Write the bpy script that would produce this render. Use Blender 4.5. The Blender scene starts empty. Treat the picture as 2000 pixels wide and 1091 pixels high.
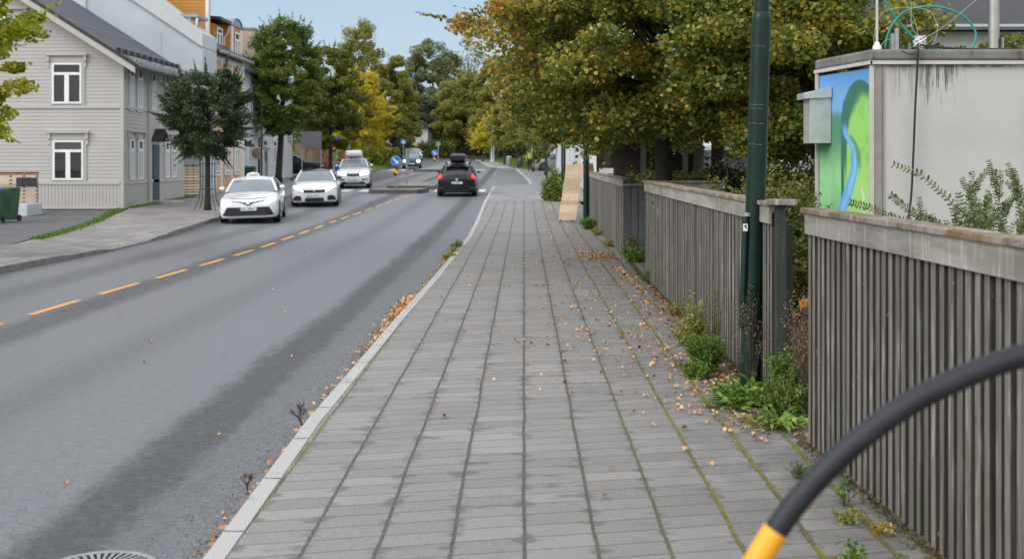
import bpy, bmesh, math, random
import numpy as np
from mathutils import Vector, Matrix
from mathutils.bvhtree import BVHTree
R = math.radians
rng = np.random.default_rng(7)
random.seed(7)
scene = bpy.context.scene
C = scene.collection

# ------------------------------------------------------------------ camera, light
F = 2400.0; CAMH = 1.9; HY = 312.0
cd = bpy.data.cameras.new("camera"); cam = bpy.data.objects.new("camera", cd); C.objects.link(cam)
cam.location = (0, 0, CAMH); cam.rotation_euler = (R(90), 0, 0)
cd.sensor_width = 36; cd.lens = 36*F/2000; cd.shift_y = -(545.5-HY)/2000
cd.clip_start = .05; cd.clip_end = 3000
cd.dof.use_dof = True; cd.dof.focus_distance = 12.0; cd.dof.aperture_fstop = 2.9
scene.camera = cam
scene.render.resolution_x = 1024; scene.render.resolution_y = 558
scene.view_settings.view_transform = 'Standard'; scene.view_settings.look = 'None'
scene.view_settings.gamma = 1; scene.view_settings.exposure = 0.0
try: scene.view_settings.use_curve_mapping = False
except Exception: pass
SUN_EL, SUN_AZ = 34, 240      # azimuth, degrees clockwise from +Y
w = bpy.data.worlds.new("World"); scene.world = w; w.use_nodes = True
nt = w.node_tree; nt.nodes.clear()
wo = nt.nodes.new('ShaderNodeOutputWorld'); sk = nt.nodes.new('ShaderNodeTexSky')
sk.sky_type = 'NISHITA'; sk.sun_disc = False; sk.sun_elevation = R(SUN_EL); sk.sun_rotation = R(SUN_AZ)
sk.air_density = 1.0; sk.dust_density = 1.6; sk.ozone_density = 1.5
b1 = nt.nodes.new('ShaderNodeBackground'); b1.inputs[1].default_value = 0.15
nt.links.new(sk.outputs[0], b1.inputs[0])
b2 = nt.nodes.new('ShaderNodeBackground'); b2.inputs[0].default_value = (.76, .86, 1, 1); b2.inputs[1].default_value = 0.88
tc = nt.nodes.new('ShaderNodeTexCoord'); mp = nt.nodes.new('ShaderNodeMapping'); mp.inputs['Scale'].default_value = (1.2, 1.2, 10); mp.inputs['Rotation'].default_value = (0, R(8), 0)
nz = nt.nodes.new('ShaderNodeTexNoise'); nz.inputs['Scale'].default_value = 2.2; nz.inputs['Detail'].default_value = 5; nz.inputs['Roughness'].default_value = .55
mr = nt.nodes.new('ShaderNodeMapRange'); mr.inputs['From Min'].default_value = .36; mr.inputs['From Max'].default_value = .66
mr.inputs['To Min'].default_value = .45; mr.inputs['To Max'].default_value = 1.0
nt.links.new(tc.outputs['Generated'], mp.inputs[0]); nt.links.new(mp.outputs[0], nz.inputs['Vector'])
nt.links.new(nz.outputs[0], mr.inputs[0])
mx = nt.nodes.new('ShaderNodeMixShader')
nt.links.new(mr.outputs[0], mx.inputs[0]); nt.links.new(b1.outputs[0], mx.inputs[1]); nt.links.new(b2.outputs[0], mx.inputs[2])
sp = nt.nodes.new('ShaderNodeSeparateXYZ'); nt.links.new(tc.outputs['Generated'], sp.inputs[0])
el = nt.nodes.new('ShaderNodeMapRange'); el.interpolation_type = 'SMOOTHSTEP'
for i_, v_ in enumerate((.10, .70, .82, 1.62)): el.inputs[i_+1].default_value = v_
bk = nt.nodes.new('ShaderNodeMapRange'); bk.interpolation_type = 'SMOOTHSTEP'      # cloud brightened behind the camera, added to light the faces turned towards it
for i_, v_ in enumerate((-.1, .8, 1.0, 1.75)): bk.inputs[i_+1].default_value = v_
ng = nt.nodes.new('ShaderNodeMath'); ng.operation = 'MULTIPLY'; ng.inputs[1].default_value = -1
mu = nt.nodes.new('ShaderNodeMath'); mu.operation = 'MULTIPLY'
nt.links.new(sp.outputs[1], ng.inputs[0]); nt.links.new(ng.outputs[0], bk.inputs[0])
nt.links.new(sp.outputs[2], el.inputs[0]); nt.links.new(el.outputs[0], mu.inputs[0]); nt.links.new(bk.outputs[0], mu.inputs[1]); nt.links.new(mu.outputs[0], b2.inputs[1])
cm = nt.nodes.new('ShaderNodeMix'); cm.data_type = 'RGBA'; cm.inputs[6].default_value = (.70, .88, 1.12, 1); cm.inputs[7].default_value = (.98, .98, .98, 1)
ef = nt.nodes.new('ShaderNodeMapRange'); ef.interpolation_type = 'SMOOTHSTEP'
for i_, v_ in enumerate((.12, .45, 0, 1)): ef.inputs[i_+1].default_value = v_
bf = nt.nodes.new('ShaderNodeMapRange')
for i_, v_ in enumerate((-.2, .3, 0, 1)): bf.inputs[i_+1].default_value = v_
mxm = nt.nodes.new('ShaderNodeMath'); mxm.operation = 'MAXIMUM'
nt.links.new(sp.outputs[2], ef.inputs[0]); nt.links.new(ng.outputs[0], bf.inputs[0]); nt.links.new(ef.outputs[0], mxm.inputs[0]); nt.links.new(bf.outputs[0], mxm.inputs[1])
nt.links.new(mxm.outputs[0], cm.inputs[0]); nt.links.new(cm.outputs[2], b2.inputs[0])
nt.links.new(mx.outputs[0], wo.inputs[0])
sd = bpy.data.lights.new("sun", 'SUN'); sd.energy = 1.5; sd.angle = R(35); sd.color = (1, .97, .93)
so = bpy.data.objects.new("sun", sd); C.objects.link(so)
sv = Vector((math.sin(R(SUN_AZ))*math.cos(R(SUN_EL)), math.cos(R(SUN_AZ))*math.cos(R(SUN_EL)), math.sin(R(SUN_EL))))
so.rotation_euler = sv.to_track_quat('Z', 'Y').to_euler(); so.location = (0, -5, 30)

# ------------------------------------------------------------------ terrain profile
_py = [-60, 30, 38, 44, 48, 56, 68, 84, 100, 114, 140, 170, 230, 400, 900]
_pz = [0, 0, .02, .10, .18, .32, .52, .74, .95, 1.16, 1.66, 2.42, 3.9, 6.5, 12]
def zg(Y): return float(np.interp(Y, _py, _pz))
def PX(px, Y): return (px-1000)*Y/F
def PZ(py, Y): return CAMH-(py-HY)*Y/F

# ------------------------------------------------------------------ node helpers
class NT:
    def __init__(s, name):
        s.m = bpy.data.materials.new(name); s.m.use_nodes = True
        s.t = s.m.node_tree; s.t.nodes.clear()
        s.out = s.t.nodes.new('ShaderNodeOutputMaterial'); s.b = s.t.nodes.new('ShaderNodeBsdfPrincipled')
        s.t.links.new(s.b.outputs[0], s.out.inputs[0]); s._tc = None
    def n(s, typ, props=None, **ins):
        nd = s.t.nodes.new(typ)
        for k, v in (props or {}).items(): setattr(nd, k, v)
        for k, v in ins.items(): s.set(nd, k.replace('_', ' '), v)
        return nd
    def set(s, nd, k, v):
        i = nd.inputs[k]
        if isinstance(v, bpy.types.NodeSocket): s.t.links.new(v, i)
        elif isinstance(v, (tuple, list)) and len(v) == 3 and i.type == 'RGBA': i.default_value = (*v, 1)
        else: i.default_value = v
    def obj(s):
        if s._tc is None: s._tc = s.t.nodes.new('ShaderNodeTexCoord')
        return s._tc.outputs['Object']
    def xyz(s):
        q = s.t.nodes.new('ShaderNodeSeparateXYZ'); s.t.links.new(s.obj(), q.inputs[0]); return q.outputs
    def m_(s, op, a, b=None, c=None, clamp=False):
        nd = s.t.nodes.new('ShaderNodeMath'); nd.operation = op; nd.use_clamp = clamp
        for i, v in enumerate((a, b, c)):
            if v is None: continue
            if isinstance(v, bpy.types.NodeSocket): s.t.links.new(v, nd.inputs[i])
            else: nd.inputs[i].default_value = v
        return nd.outputs[0]
    def noise(s, scale=5, detail=4, rough=.55, vec=None, stretch=None, dist=0):
        v = vec or s.obj()
        if stretch:
            mp = s.t.nodes.new('ShaderNodeMapping'); mp.inputs['Scale'].default_value = stretch
            s.t.links.new(v, mp.inputs[0]); v = mp.outputs[0]
        nd = s.t.nodes.new('ShaderNodeTexNoise'); nd.inputs['Scale'].default_value = scale
        nd.inputs['Detail'].default_value = detail; nd.inputs['Roughness'].default_value = rough; nd.inputs['Distortion'].default_value = dist
        s.t.links.new(v, nd.inputs['Vector']); return nd.outputs[0]
    def ramp(s, f, stops, interp='LINEAR'):
        nd = s.t.nodes.new('ShaderNodeValToRGB'); cr = nd.color_ramp; cr.interpolation = interp
        while len(cr.elements) < len(stops): cr.elements.new(.5)
        for e, (p, c) in zip(cr.elements, stops):
            e.position = p; e.color = (*c, 1) if len(c) == 3 else c
        s.t.links.new(f, nd.inputs[0]); return nd.outputs[0]
    def mr(s, f, a, b, c=0, d=1, smooth=True):
        nd = s.t.nodes.new('ShaderNodeMapRange'); nd.interpolation_type = 'SMOOTHSTEP' if smooth else 'LINEAR'
        s.t.links.new(f, nd.inputs[0])
        for i, v in enumerate((a, b, c, d)): nd.inputs[i+1].default_value = v
        return nd.outputs[0]
    def mix(s, f, a, b, typ='MIX'):
        nd = s.t.nodes.new('ShaderNodeMix'); nd.data_type = 'RGBA'; nd.blend_type = typ
        for i, v in ((0, f), (6, a), (7, b)):
            if isinstance(v, bpy.types.NodeSocket): s.t.links.new(v, nd.inputs[i])
            elif i == 0: nd.inputs[0].default_value = v
            else: nd.inputs[i].default_value = (*v, 1)
        return nd.outputs[2]
    def bump(s, h, strength=.3, dist=.01):
        nd = s.t.nodes.new('ShaderNodeBump'); nd.inputs['Strength'].default_value = strength
        nd.inputs['Distance'].default_value = dist; s.t.links.new(h, nd.inputs['Height'])
        s.t.links.new(nd.outputs[0], s.b.inputs['Normal'])
    def fin(s, col=None, rough=None, **kw):
        if col is not None: s.set(s.b, 'Base Color', col)
        if rough is not None: s.set(s.b, 'Roughness', rough)
        for k, v in kw.items(): s.set(s.b, k.replace('_', ' '), v)
        return s.m

def simple(name, col, rough=.6, var=.12, scale=6, bump=0, **kw):
    """plain material with a little uneven tone and grain"""
    t = NT(name); n = t.noise(scale, 5, .6)
    c = t.mix(t.mr(n, .3, .7, 0, 1), tuple(max(0, x*(1-var)) for x in col), tuple(min(1, x*(1+var)) for x in col))
    if bump: t.bump(t.noise(scale*8, 4), bump, .01)
    r = t.m_('ADD', t.m_('MULTIPLY', t.m_('SUBTRACT', n, .5), .3), rough, clamp=True)
    return t.fin(c, r, **kw)

def leafmat(name, stops, nscale=.6, trans=.3, rough=.5, mixn=.55, side=None):
    t = NT(name)
    g = t.t.nodes.new('ShaderNodeNewGeometry')
    n = t.noise(nscale, 3, .6)
    nn = t.mr(n, .3, .7, 0, 1, False)
    f = t.m_('ADD', t.m_('MULTIPLY', g.outputs['Random Per Island'], 1-mixn), t.m_('MULTIPLY', nn, mixn))
    if side:      # the street side of the crown has turned colour first
        X, Y, Z = t.xyz(); f = t.m_('ADD', f, t.m_('MULTIPLY', t.mr(X, side[0], side[1], 0, side[2]), t.mr(t.noise(1.4, 2), .42, .6, .15, 1)))
    col = t.ramp(f, [(p, tuple(min(.8, x*1.3) for x in c)) for p, c in stops])
    t.fin(col, rough)
    tr = t.t.nodes.new('ShaderNodeBsdfTranslucent'); t.t.links.new(col, tr.inputs[0])
    mxs = t.t.nodes.new('ShaderNodeMixShader'); mxs.inputs[0].default_value = trans
    t.t.links.new(t.b.outputs[0], mxs.inputs[1]); t.t.links.new(tr.outputs[0], mxs.inputs[2])
    t.t.links.new(mxs.outputs[0], t.out.inputs[0])
    return t.m

# ------------------------------------------------------------------ object helpers
def tag(o, label=None, cat=None, group=None, kind=None):
    if label: o['label'] = label
    if cat: o['category'] = cat
    if group: o['group'] = group
    if kind: o['kind'] = kind
    return o
def empty(name, loc=(0, 0, 0), rz=0, label=None, cat=None, group=None):
    o = bpy.data.objects.new(name, None); C.objects.link(o); o.location = loc; o.rotation_euler = (0, 0, rz)
    o.empty_display_size = .2
    return tag(o, label, cat, group)
def link(name, me, mat=None, parent=None):
    o = bpy.data.objects.new(name, me); C.objects.link(o)
    if mat and not me.materials: me.materials.append(mat)
    if parent: o.parent = parent
    return o
class MB:
    def __init__(s): s.v = []; s.f = []; s.mi = []; s.cur = 0
    def add(s, vs, fs):
        k = len(s.v); s.v += [tuple(v) for v in vs]
        for f in fs: s.f.append(tuple(i+k for i in f)); s.mi.append(s.cur)
        return s
    def box(s, x0, x1, y0, y1, z0, z1):
        return s.obox((0, 0, 0), (1, 0, 0), (0, 1, 0), x0, x1, y0, y1, z0, z1)
    def obox(s, o, u, n, u0, u1, n0, n1, z0, z1):
        vs = []
        for z in (z0, z1):
            for a, b in ((u0, n0), (u1, n0), (u1, n1), (u0, n1)):
                vs.append((o[0]+u[0]*a+n[0]*b, o[1]+u[1]*a+n[1]*b, o[2]+z))
        return s.add(vs, [(0, 3, 2, 1), (4, 5, 6, 7), (0, 1, 5, 4), (1, 2, 6, 5), (2, 3, 7, 6), (3, 0, 4, 7)])
    def bar(s, a, b, r, n=8, r2=None):
        return s.tube([a, b], [r, r if r2 is None else r2], n)
    def tube(s, pts, rad, n=8, cap=True):
        pts = [Vector(p) for p in pts]; m = len(pts)
        if not hasattr(rad, '__len__'): rad = [rad]*m
        vs = []; prev = None
        for i, p in enumerate(pts):
            d = (pts[min(i+1, m-1)]-pts[max(i-1, 0)]).normalized()
            if prev is None:
                a = Vector((0, 0, 1)) if abs(d.z) < .9 else Vector((1, 0, 0))
                x = d.cross(a).normalized()
            else:
                x = (prev-d*prev.dot(d)).normalized()
            prev = x; y = d.cross(x)
            for k in range(n):
                t = 2*math.pi*k/n; vs.append(p+(x*math.cos(t)+y*math.sin(t))*rad[i])
        fs = [(i*n+k, i*n+(k+1) % n, (i+1)*n+(k+1) % n, (i+1)*n+k) for i in range(m-1) for k in range(n)]
        if cap: fs += [tuple(range(n-1, -1, -1)), tuple((m-1)*n+k for k in range(n))]
        return s.add(vs, fs)
    def prism(s, poly, o=(0, 0, 0), u=(1, 0, 0), v=(0, 0, 1), n=(0, 1, 0), d0=0, d1=.1):
        m = len(poly); vs = []
        for d in (d0, d1):
            for a, b in poly: vs.append(tuple(o[i]+u[i]*a+v[i]*b+n[i]*d for i in range(3)))
        fs = [tuple(range(m)), tuple(range(2*m-1, m-1, -1))]+[(i, i+m, (i+1) % m+m, (i+1) % m) for i in range(m)]
        return s.add(vs, fs)
    def quad(s, a, b, c, d): return s.add([a, b, c, d], [(0, 1, 2, 3)])
    def build(s, name, mat, parent=None, smooth=False, bevel=0, sub=0):
        me = bpy.data.meshes.new(name); me.from_pydata(s.v, [], s.f); me.update()
        bm = bmesh.new(); bm.from_mesh(me); bmesh.ops.recalc_face_normals(bm, faces=bm.faces); bm.to_mesh(me); bm.free()
        if isinstance(mat, (list, tuple)):
            for m in mat: me.materials.append(m)
            me.polygons.foreach_set('material_index', s.mi)
        else: me.materials.append(mat)
        if smooth:
            me.polygons.foreach_set('use_smooth', [True]*len(me.polygons))
            if smooth != 'full':
                try: me.set_sharp_from_angle(angle=R(40))
                except Exception: pass
        o = link(name, me, None, parent)
        if bevel:
            b = o.modifiers.new('bevel', 'BEVEL'); b.width = bevel; b.segments = 2; b.limit_method = 'ANGLE'
        if sub:
            q = o.modifiers.new('sub', 'SUBSURF'); q.levels = sub; q.render_levels = sub
        return o

def polymesh(name, V, k, mat, parent=None, smooth=False):
    """V: (N*k,3) vertices, N separate k-gons"""
    V = np.ascontiguousarray(V, dtype=np.float32); n = len(V)//k
    me = bpy.data.meshes.new(name); me.vertices.add(n*k); me.vertices.foreach_set('co', V.ravel())
    me.loops.add(n*k); me.loops.foreach_set('vertex_index', np.arange(n*k, dtype=np.int32))
    me.polygons.add(n); me.polygons.foreach_set('loop_start', np.arange(n, dtype=np.int32)*k)
    me.polygons.foreach_set('loop_total', np.full(n, k, dtype=np.int32))
    me.update(calc_edges=True); me.validate()
    return link(name, me, mat, parent)
LEAF6 = np.array([(0, -.5), (.34, -.22), (.36, .12), (0, .55), (-.36, .12), (-.34, -.22)])
LEAF4 = np.array([(0, -.5), (.38, 0), (0, .5), (-.38, 0)])
def leaves(P, size, shape=LEAF4, up=.5, fold=.18, r=None, droop=0):
    """leaf polygons at points P, random tilt; droop turns tips down"""
    r = r or rng; N = len(P)
    nrm = r.normal(size=(N, 3)); nrm[:, 2] = np.abs(nrm[:, 2])+up; nrm /= np.linalg.norm(nrm, axis=1)[:, None]
    a = r.normal(size=(N, 3)); a[:, 2] -= droop
    a -= nrm*(a*nrm).sum(1)[:, None]; a /= np.linalg.norm(a, axis=1)[:, None]+1e-9
    b = np.cross(nrm, a)
    sz = size*r.uniform(.6, 1.25, N)
    V = np.zeros((N, len(shape), 3))
    for i, (x, y) in enumerate(shape):
        V[:, i] = P+(b*x+a*y+nrm*(abs(x)*fold*2))*sz[:, None]
    return V.reshape(-1, 3)
def strip(name, YS, XL, XR, zoff, mat, kind='structure', sides=0, nx=1):
    """ground sheet between two edges (functions of Y) following the terrain"""
    mb = MB(); rows = []
    for Y in YS:
        l, r_ = XL(Y), XR(Y); rows.append([(l+(r_-l)*i/nx, Y, zg(Y)+zoff) for i in range(nx+1)])
    vs = [p for r_ in rows for p in r_]; n = nx+1
    fs = [(i*n+j, i*n+j+1, (i+1)*n+j+1, (i+1)*n+j) for i in range(len(rows)-1) for j in range(nx)]
    mb.add(vs, fs)
    if sides:
        for j in (0, nx):
            k = len(mb.v); m = len(rows)
            a = [rows[i][j] for i in range(m)]; b = [(p[0], p[1], p[2]-sides) for p in a]
            mb.add(a+b, [(i, i+1, m+i+1, m+i) for i in range(m-1)])
        for i in (0, len(rows)-1):
            a = rows[i]; mb.add(a+[(p[0], p[1], p[2]-sides) for p in a], [(j, j+1, n+j+1, n+j) for j in range(nx)])
    o = mb.build(name, mat)
    if kind: o['kind'] = kind
    return o
def L(xs, ys): return lambda q: float(np.interp(q, xs, ys))
def ysamp(a, b, st=2.0):
    s = [a]; y = a
    while y < b-1e-6:
        y += st if y < 150 else st*4
        s.append(min(y, b))
    return s
def text_mesh(name, s, size, mat, parent, loc, rot, extrude=.002, sx=1):
    cu = bpy.data.curves.new(name, 'FONT'); cu.body = s; cu.size = size; cu.extrude = extrude
    cu.align_x = 'CENTER'; cu.align_y = 'CENTER'
    o = bpy.data.objects.new(name+'_c', cu); C.objects.link(o)
    bpy.context.view_layer.update()
    me = bpy.data.meshes.new_from_object(o.evaluated_get(bpy.context.evaluated_depsgraph_get()))
    bpy.data.objects.remove(o); me.materials.clear(); me.materials.append(mat)
    q = link(name, me, None, parent); q.location = loc; q.rotation_euler = rot; q.scale = (sx, 1, 1)
    return q
# ------------------------------------------------------------------ materials
def m_road():
    t = NT('asphalt'); X, Y, Z = t.xyz()
    big = t.noise(.35, 4, .6, stretch=(1, .18, 1)); fine = t.noise(60, 3, .7); med = t.noise(6, 6, .75, stretch=(1, .45, 1))
    xw = t.m_('ADD', X, t.m_('MULTIPLY', t.m_('SUBTRACT', big, .5), .5))
    xw = t.m_('SUBTRACT', xw, t.m_('MULTIPLY', Y, .006))
    xw = t.m_('ADD', xw, t.m_('MULTIPLY', t.m_('SUBTRACT', med, .5), .34))
    def band(c, w1, w2): return t.mr(t.m_('ABSOLUTE', t.m_('SUBTRACT', xw, c)), w1, w2, 1, 0)
    dark = t.m_('MAXIMUM', band(-2.32, .10, .42), t.m_('MULTIPLY', band(-4.1, .05, .6), .35))
    dark = t.m_('MAXIMUM', dark, t.m_('MULTIPLY', band(-5.95, .1, .55), .85))
    dark = t.m_('MAXIMUM', dark, t.m_('MULTIPLY', band(-7.7, .1, .6), .5))
    dark = t.m_('MAXIMUM', dark, t.m_('MULTIPLY', t.m_('MULTIPLY', t.mr(xw, -2.5, -2.1, 0, 1), t.mr(Y, 58, 66, 1, .15)), .46))
    dark = t.m_('MAXIMUM', dark, t.m_('MULTIPLY', t.mr(xw, -9.3, -8.5, 1, 0), .7))
    dark = t.m_('MULTIPLY', dark, t.mr(big, .25, .6, .7, 1.05))
    dark = t.m_('MULTIPLY', dark, t.mr(t.noise(22, 4, .8, stretch=(.7, 1, 1)), .35, .6, .72, 1.1))
    c = t.mix(dark, (.150, .157, .170), (.062, .065, .070))
    edge = t.m_('MULTIPLY', t.mr(xw, -2.1, -1.55, 0, 1), t.mr(Y, 50, 64, 1, 0))
    coarse = t.noise(38, 2, .9)
    c = t.mix(t.m_('MULTIPLY', edge, t.mr(coarse, .42, .62, 0, .8)), c, (.19, .195, .215))
    c = t.mix(t.m_('MULTIPLY', edge, t.mr(t.noise(26, 3, .8), .60, .68, 0, .9)), c, (.035, .035, .04))
    g = t.m_('MULTIPLY', t.mr(fine, .3, .72, .68, 1.32, False), t.mr(t.noise(17, 5, .85, stretch=(.6, 1, 1)), .3, .7, .72, 1.28, False))
    gl = t.t.nodes.new('ShaderNodeCombineColor')
    for i in range(3): t.t.links.new(g, gl.inputs[i])
    c = t.mix(1, c, gl.outputs[0], 'MULTIPLY')
    c = t.mix(t.mr(t.noise(5, 4, .8, stretch=(1, .5, 1)), .62, .74, 0, .35), c, (.08, .083, .085))
    cr = t.noise(1.1, 3, .6, stretch=(1, .35, 1), dist=.6)
    crack = t.mr(t.m_('ABSOLUTE', t.m_('SUBTRACT', cr, .5)), 0, .0016, .55, 0)
    c = t.mix(crack, c, (.05, .05, .052))
    t.bump(t.m_('ADD', fine, t.m_('MULTIPLY', coarse, t.m_('MULTIPLY', edge, 1.6))), .5, .008)
    return t.fin(c, t.mr(dark, 0, 1, .48, .72))
def m_pave():
    t = NT('concrete_pavers'); X, Y, Z = t.xyz()
    wob = t.noise(.9, 2, .5)
    u = t.m_('ADD', t.m_('SUBTRACT', X, t.m_('MULTIPLY', Y, .0098)), t.m_('MULTIPLY', t.m_('SUBTRACT', wob, .5), .028))
    u = t.m_('ADD', u, t.m_('MULTIPLY', t.m_('SUBTRACT', t.noise(7, 2, .6), .5), .012))
    un = t.m_('DIVIDE', t.m_('ADD', u, 1.435+.359), .359)
    col_id = t.m_('FLOOR', un); uf = t.m_('FRACT', un)
    du = t.m_('MULTIPLY', t.m_('MINIMUM', uf, t.m_('SUBTRACT', 1, uf)), .359)
    h = t.m_('FRACT', t.m_('MULTIPLY', t.m_('SINE', t.m_('MULTIPLY', col_id, 12.9898)), 43.758))
    yy = t.m_('SUBTRACT', Y, t.m_('MULTIPLY', X, .22))
    yy = t.m_('ADD', yy, t.m_('MULTIPLY', t.m_('SUBTRACT', t.noise(1.3, 2, .5), .5), .03))
    vn = t.m_('DIVIDE', t.m_('ADD', yy, t.m_('MULTIPLY', h, .03)), .2)
    row = t.m_('FLOOR', vn); vf = t.m_('FRACT', vn)
    dv = t.m_('MULTIPLY', t.m_('MINIMUM', vf, t.m_('SUBTRACT', 1, vf)), .2)
    cell = t.m_('FRACT', t.m_('MULTIPLY', t.m_('SINE', t.m_('ADD', t.m_('MULTIPLY', col_id, 78.233), t.m_('MULTIPLY', row, 37.719))), 4375.85))
    fine = t.noise(90, 2, .7); med = t.noise(3.5, 5, .6)
    base = t.mix(cell, (.180, .172, .163), (.262, .251, .240))
    base = t.mix(t.mr(fine, .35, .7, 0, .5), base, (.33, .32, .315))
    # damp stains that gather along the joints
    near = t.mr(du, 0, .10, 1, 0)
    vf2 = t.mr(vf, 0, 1, .0, .05)
    st = t.noise(2.4, 5, .6, stretch=(1, 2.6, 1))
    stain = t.m_('MULTIPLY', t.mr(t.m_('ADD', t.m_('ADD', st, t.m_('MULTIPLY', near, .13)), vf2), .625, .73, 0, 1), .68)
    right = t.mr(X, .2, 2.2, 0, 1)
    stain = t.m_('MAXIMUM', stain, t.m_('MULTIPLY', t.m_('MULTIPLY', right, t.mr(med, .3, .62, 0, 1)), .55))
    big = t.noise(.5, 4, .6)
    base = t.mix(t.mr(big, .35, .7, 0, .35), base, (.17, .165, .16))
    base = t.mix(stain, base, (.085, .083, .08))
    spots = t.mr(t.noise(42, 2, .5), .70, .74, 0, 1)
    base = t.mix(t.m_('MULTIPLY', spots, .55), base, (.03, .03, .03))
    lich = t.m_('MULTIPLY', t.mr(t.noise(30, 3, .6), .62, .68, 0, .6), t.m_('MULTIPLY', right, t.mr(med, .45, .6, 0, 1)))
    base = t.mix(lich, base, (.42, .44, .42))
    jn = t.m_('MULTIPLY', t.noise(14, 3, .7), .008)
    ju = t.mr(t.m_('SUBTRACT', t.m_('SUBTRACT', du, jn), t.m_('MULTIPLY', t.mr(X, .6, 1.8, 0, 1), t.m_('MULTIPLY', t.noise(9, 3, .6), .016))), .003, .0075, 1, 0); jv = t.mr(t.m_('SUBTRACT', dv, t.m_('MULTIPLY', jn, .25)), .0012, .0042, 1, 0)
    mossu = t.m_('MULTIPLY', t.m_('MULTIPLY', t.mr(X, .3, 1.3, 0, 1), t.mr(Y, 14, 26, 1, .3)), t.mr(t.noise(2.2, 5, .75), .38, .58, .3, 1))
    mossl = t.m_('MULTIPLY', t.mr(u, -1.44, -1.36, 1, 0), t.mr(t.noise(2.0, 4, .7), .35, .55, 0, .8))
    mossu = t.m_('MAXIMUM', mossu, mossl)
    jc = t.mix(t.mr(t.noise(70, 2, .6), .35, .65, 0, 1), (.045, .044, .038), (.11, .11, .10))
    mc = t.mix(t.mr(t.noise(80, 2, .6), .3, .7, 0, 1), (.06, .068, .012), (.25, .25, .035))
    jc2 = t.mix(mossu, jc, mc)
    base = t.mix(jv, base, t.mix(.12, (.04, .04, .037), mc)); base = t.mix(ju, base, jc2)
    ht = t.m_('SUBTRACT', 1, t.m_('MAXIMUM', ju, jv))
    ht = t.m_('ADD', t.m_('ADD', ht, t.m_('MULTIPLY', fine, .12)), t.m_('MULTIPLY', cell, .1))
    t.bump(ht, .7, .006)
    return t.fin(base, t.mr(stain, 0, 1, .75, .55))
def m_pave_left():
    t = NT('old_paving_slabs'); X, Y, Z = t.xyz()
    br = t.n('ShaderNodeTexBrick', None, Scale=1.0); br.inputs['Mortar Size'].default_value = .012
    br.inputs['Brick Width'].default_value = .5; br.inputs['Row Height'].default_value = .5; br.offset = .0
    br.inputs['Color1'].default_value = (.30, .285, .275, 1); br.inputs['Color2'].default_value = (.20, .19, .185, 1); br.inputs['Mortar'].default_value = (.07, .07, .06, 1)
    t.t.links.new(t.obj(), br.inputs['Vector'])
    c = t.mix(t.mr(t.noise(.7, 5, .6), .4, .7, 0, .7), br.outputs[0], (.15, .145, .14))
    return t.fin(c, .8)
M = {}
M['road'] = m_road(); M['pave'] = m_pave(); M['pave_left'] = m_pave_left()
def m_kerb():
    t = NT('granite_kerb'); X, Y, Z = t.xyz()
    f = t.noise(120, 2, .8); n = t.noise(4, 5, .7)
    c = t.mix(t.mr(f, .3, .7), (.32, .32, .31), (.52, .52, .505)); c = t.mix(t.mr(n, .5, .75, 0, .6), c, (.17, .175, .16))
    jf = t.m_('FRACT', t.m_('MULTIPLY', t.m_('ADD', Y, t.m_('MULTIPLY', t.noise(9, 2), .05)), .95))
    c = t.mix(t.mr(t.m_('MINIMUM', jf, t.m_('SUBTRACT', 1, jf)), .004, .014, 1, 0), c, (.06, .06, .055))
    t.bump(t.m_('ADD', t.noise(18, 5, .7), f), .5, .01); return t.fin(c, .8)
M['kerb'] = m_kerb()
M['asphalt_path'] = simple('worn_path_asphalt', (.22, .22, .225), .7, .25, 1.2, .2)
M['drive'] = simple('dark_drive_asphalt', (.10, .103, .108), .7, .3, 1.5, .3)
def m_soil():
    t = NT('soil_and_grass'); n = t.noise(1.2, 5, .7); f = t.noise(25, 3, .7)
    c = t.mix(t.mr(n, .4, .6), (.045, .065, .018), (.06, .048, .028)); c = t.mix(t.mr(f, .3, .7, 0, .6), c, (.10, .12, .03))
    t.bump(f, .8, .03); return t.fin(c, .95)
M['soil'] = m_soil()
def m_paint(name, col):
    t = NT(name); c = t.mix(t.mr(t.noise(5, 4, .7), .35, .7, 0, .35), col, tuple(x*.7 for x in col))
    c = t.mix(t.mr(t.noise(34, 4, .8), .56, .64, 0, .75), c, (.13, .125, .12)); t.bump(t.noise(60, 3), .4, .006); return t.fin(c, .65)
M['yellow_line'] = m_paint('worn_yellow_paint', (.70, .36, .08))
M['white_line'] = m_paint('worn_white_paint', (.66, .66, .64))
def m_wood(name, c0, c1, light, grain=(18, 18, .6), moss=0, rough=.85, algae=0):
    t = NT(name); X, Y, Z = t.xyz()
    g = t.noise(3, 6, .65, stretch=grain); s2 = t.noise(2.2, 5, .65, stretch=(9, 9, .9))
    c = t.mix(t.mr(g, .35, .65), c0, c1); c = t.mix(t.mr(s2, .52, .72, 0, .85), c, light)
    fl = t.mr(t.noise(16, 4, .75, stretch=(1, 1, .35)), .66, .71, 0, .8); c = t.mix(fl, c, (.42, .42, .40))
    if moss:
        c = t.mix(t.mr(t.noise(3, 4, .7), .45, .62, 0, moss), c, (.15, .085, .02))
    ri = t.t.nodes.new('ShaderNodeNewGeometry'); rv = t.mr(ri.outputs['Random Per Island'], 0, 1, .72, 1.22, False)
    cc = t.t.nodes.new('ShaderNodeCombineColor')
    for i in range(3): t.t.links.new(rv, cc.inputs[i])
    c = t.mix(1, c, cc.outputs[0], 'MULTIPLY')
    if algae: c = t.mix(t.m_('MULTIPLY', t.mr(t.noise(3.5, 4, .7, stretch=(1, 1, .5)), .46, .64, 0, .55), t.mr(Z, .0, 1.1, 1, .15)), c, (.075, .085, .045))
    t.bump(g, .5, .01); return t.fin(c, rough)
M['slat'] = m_wood('weathered_slats', (.095, .088, .077), (.19, .178, .155), (.37, .36, .335), algae=1)
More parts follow.
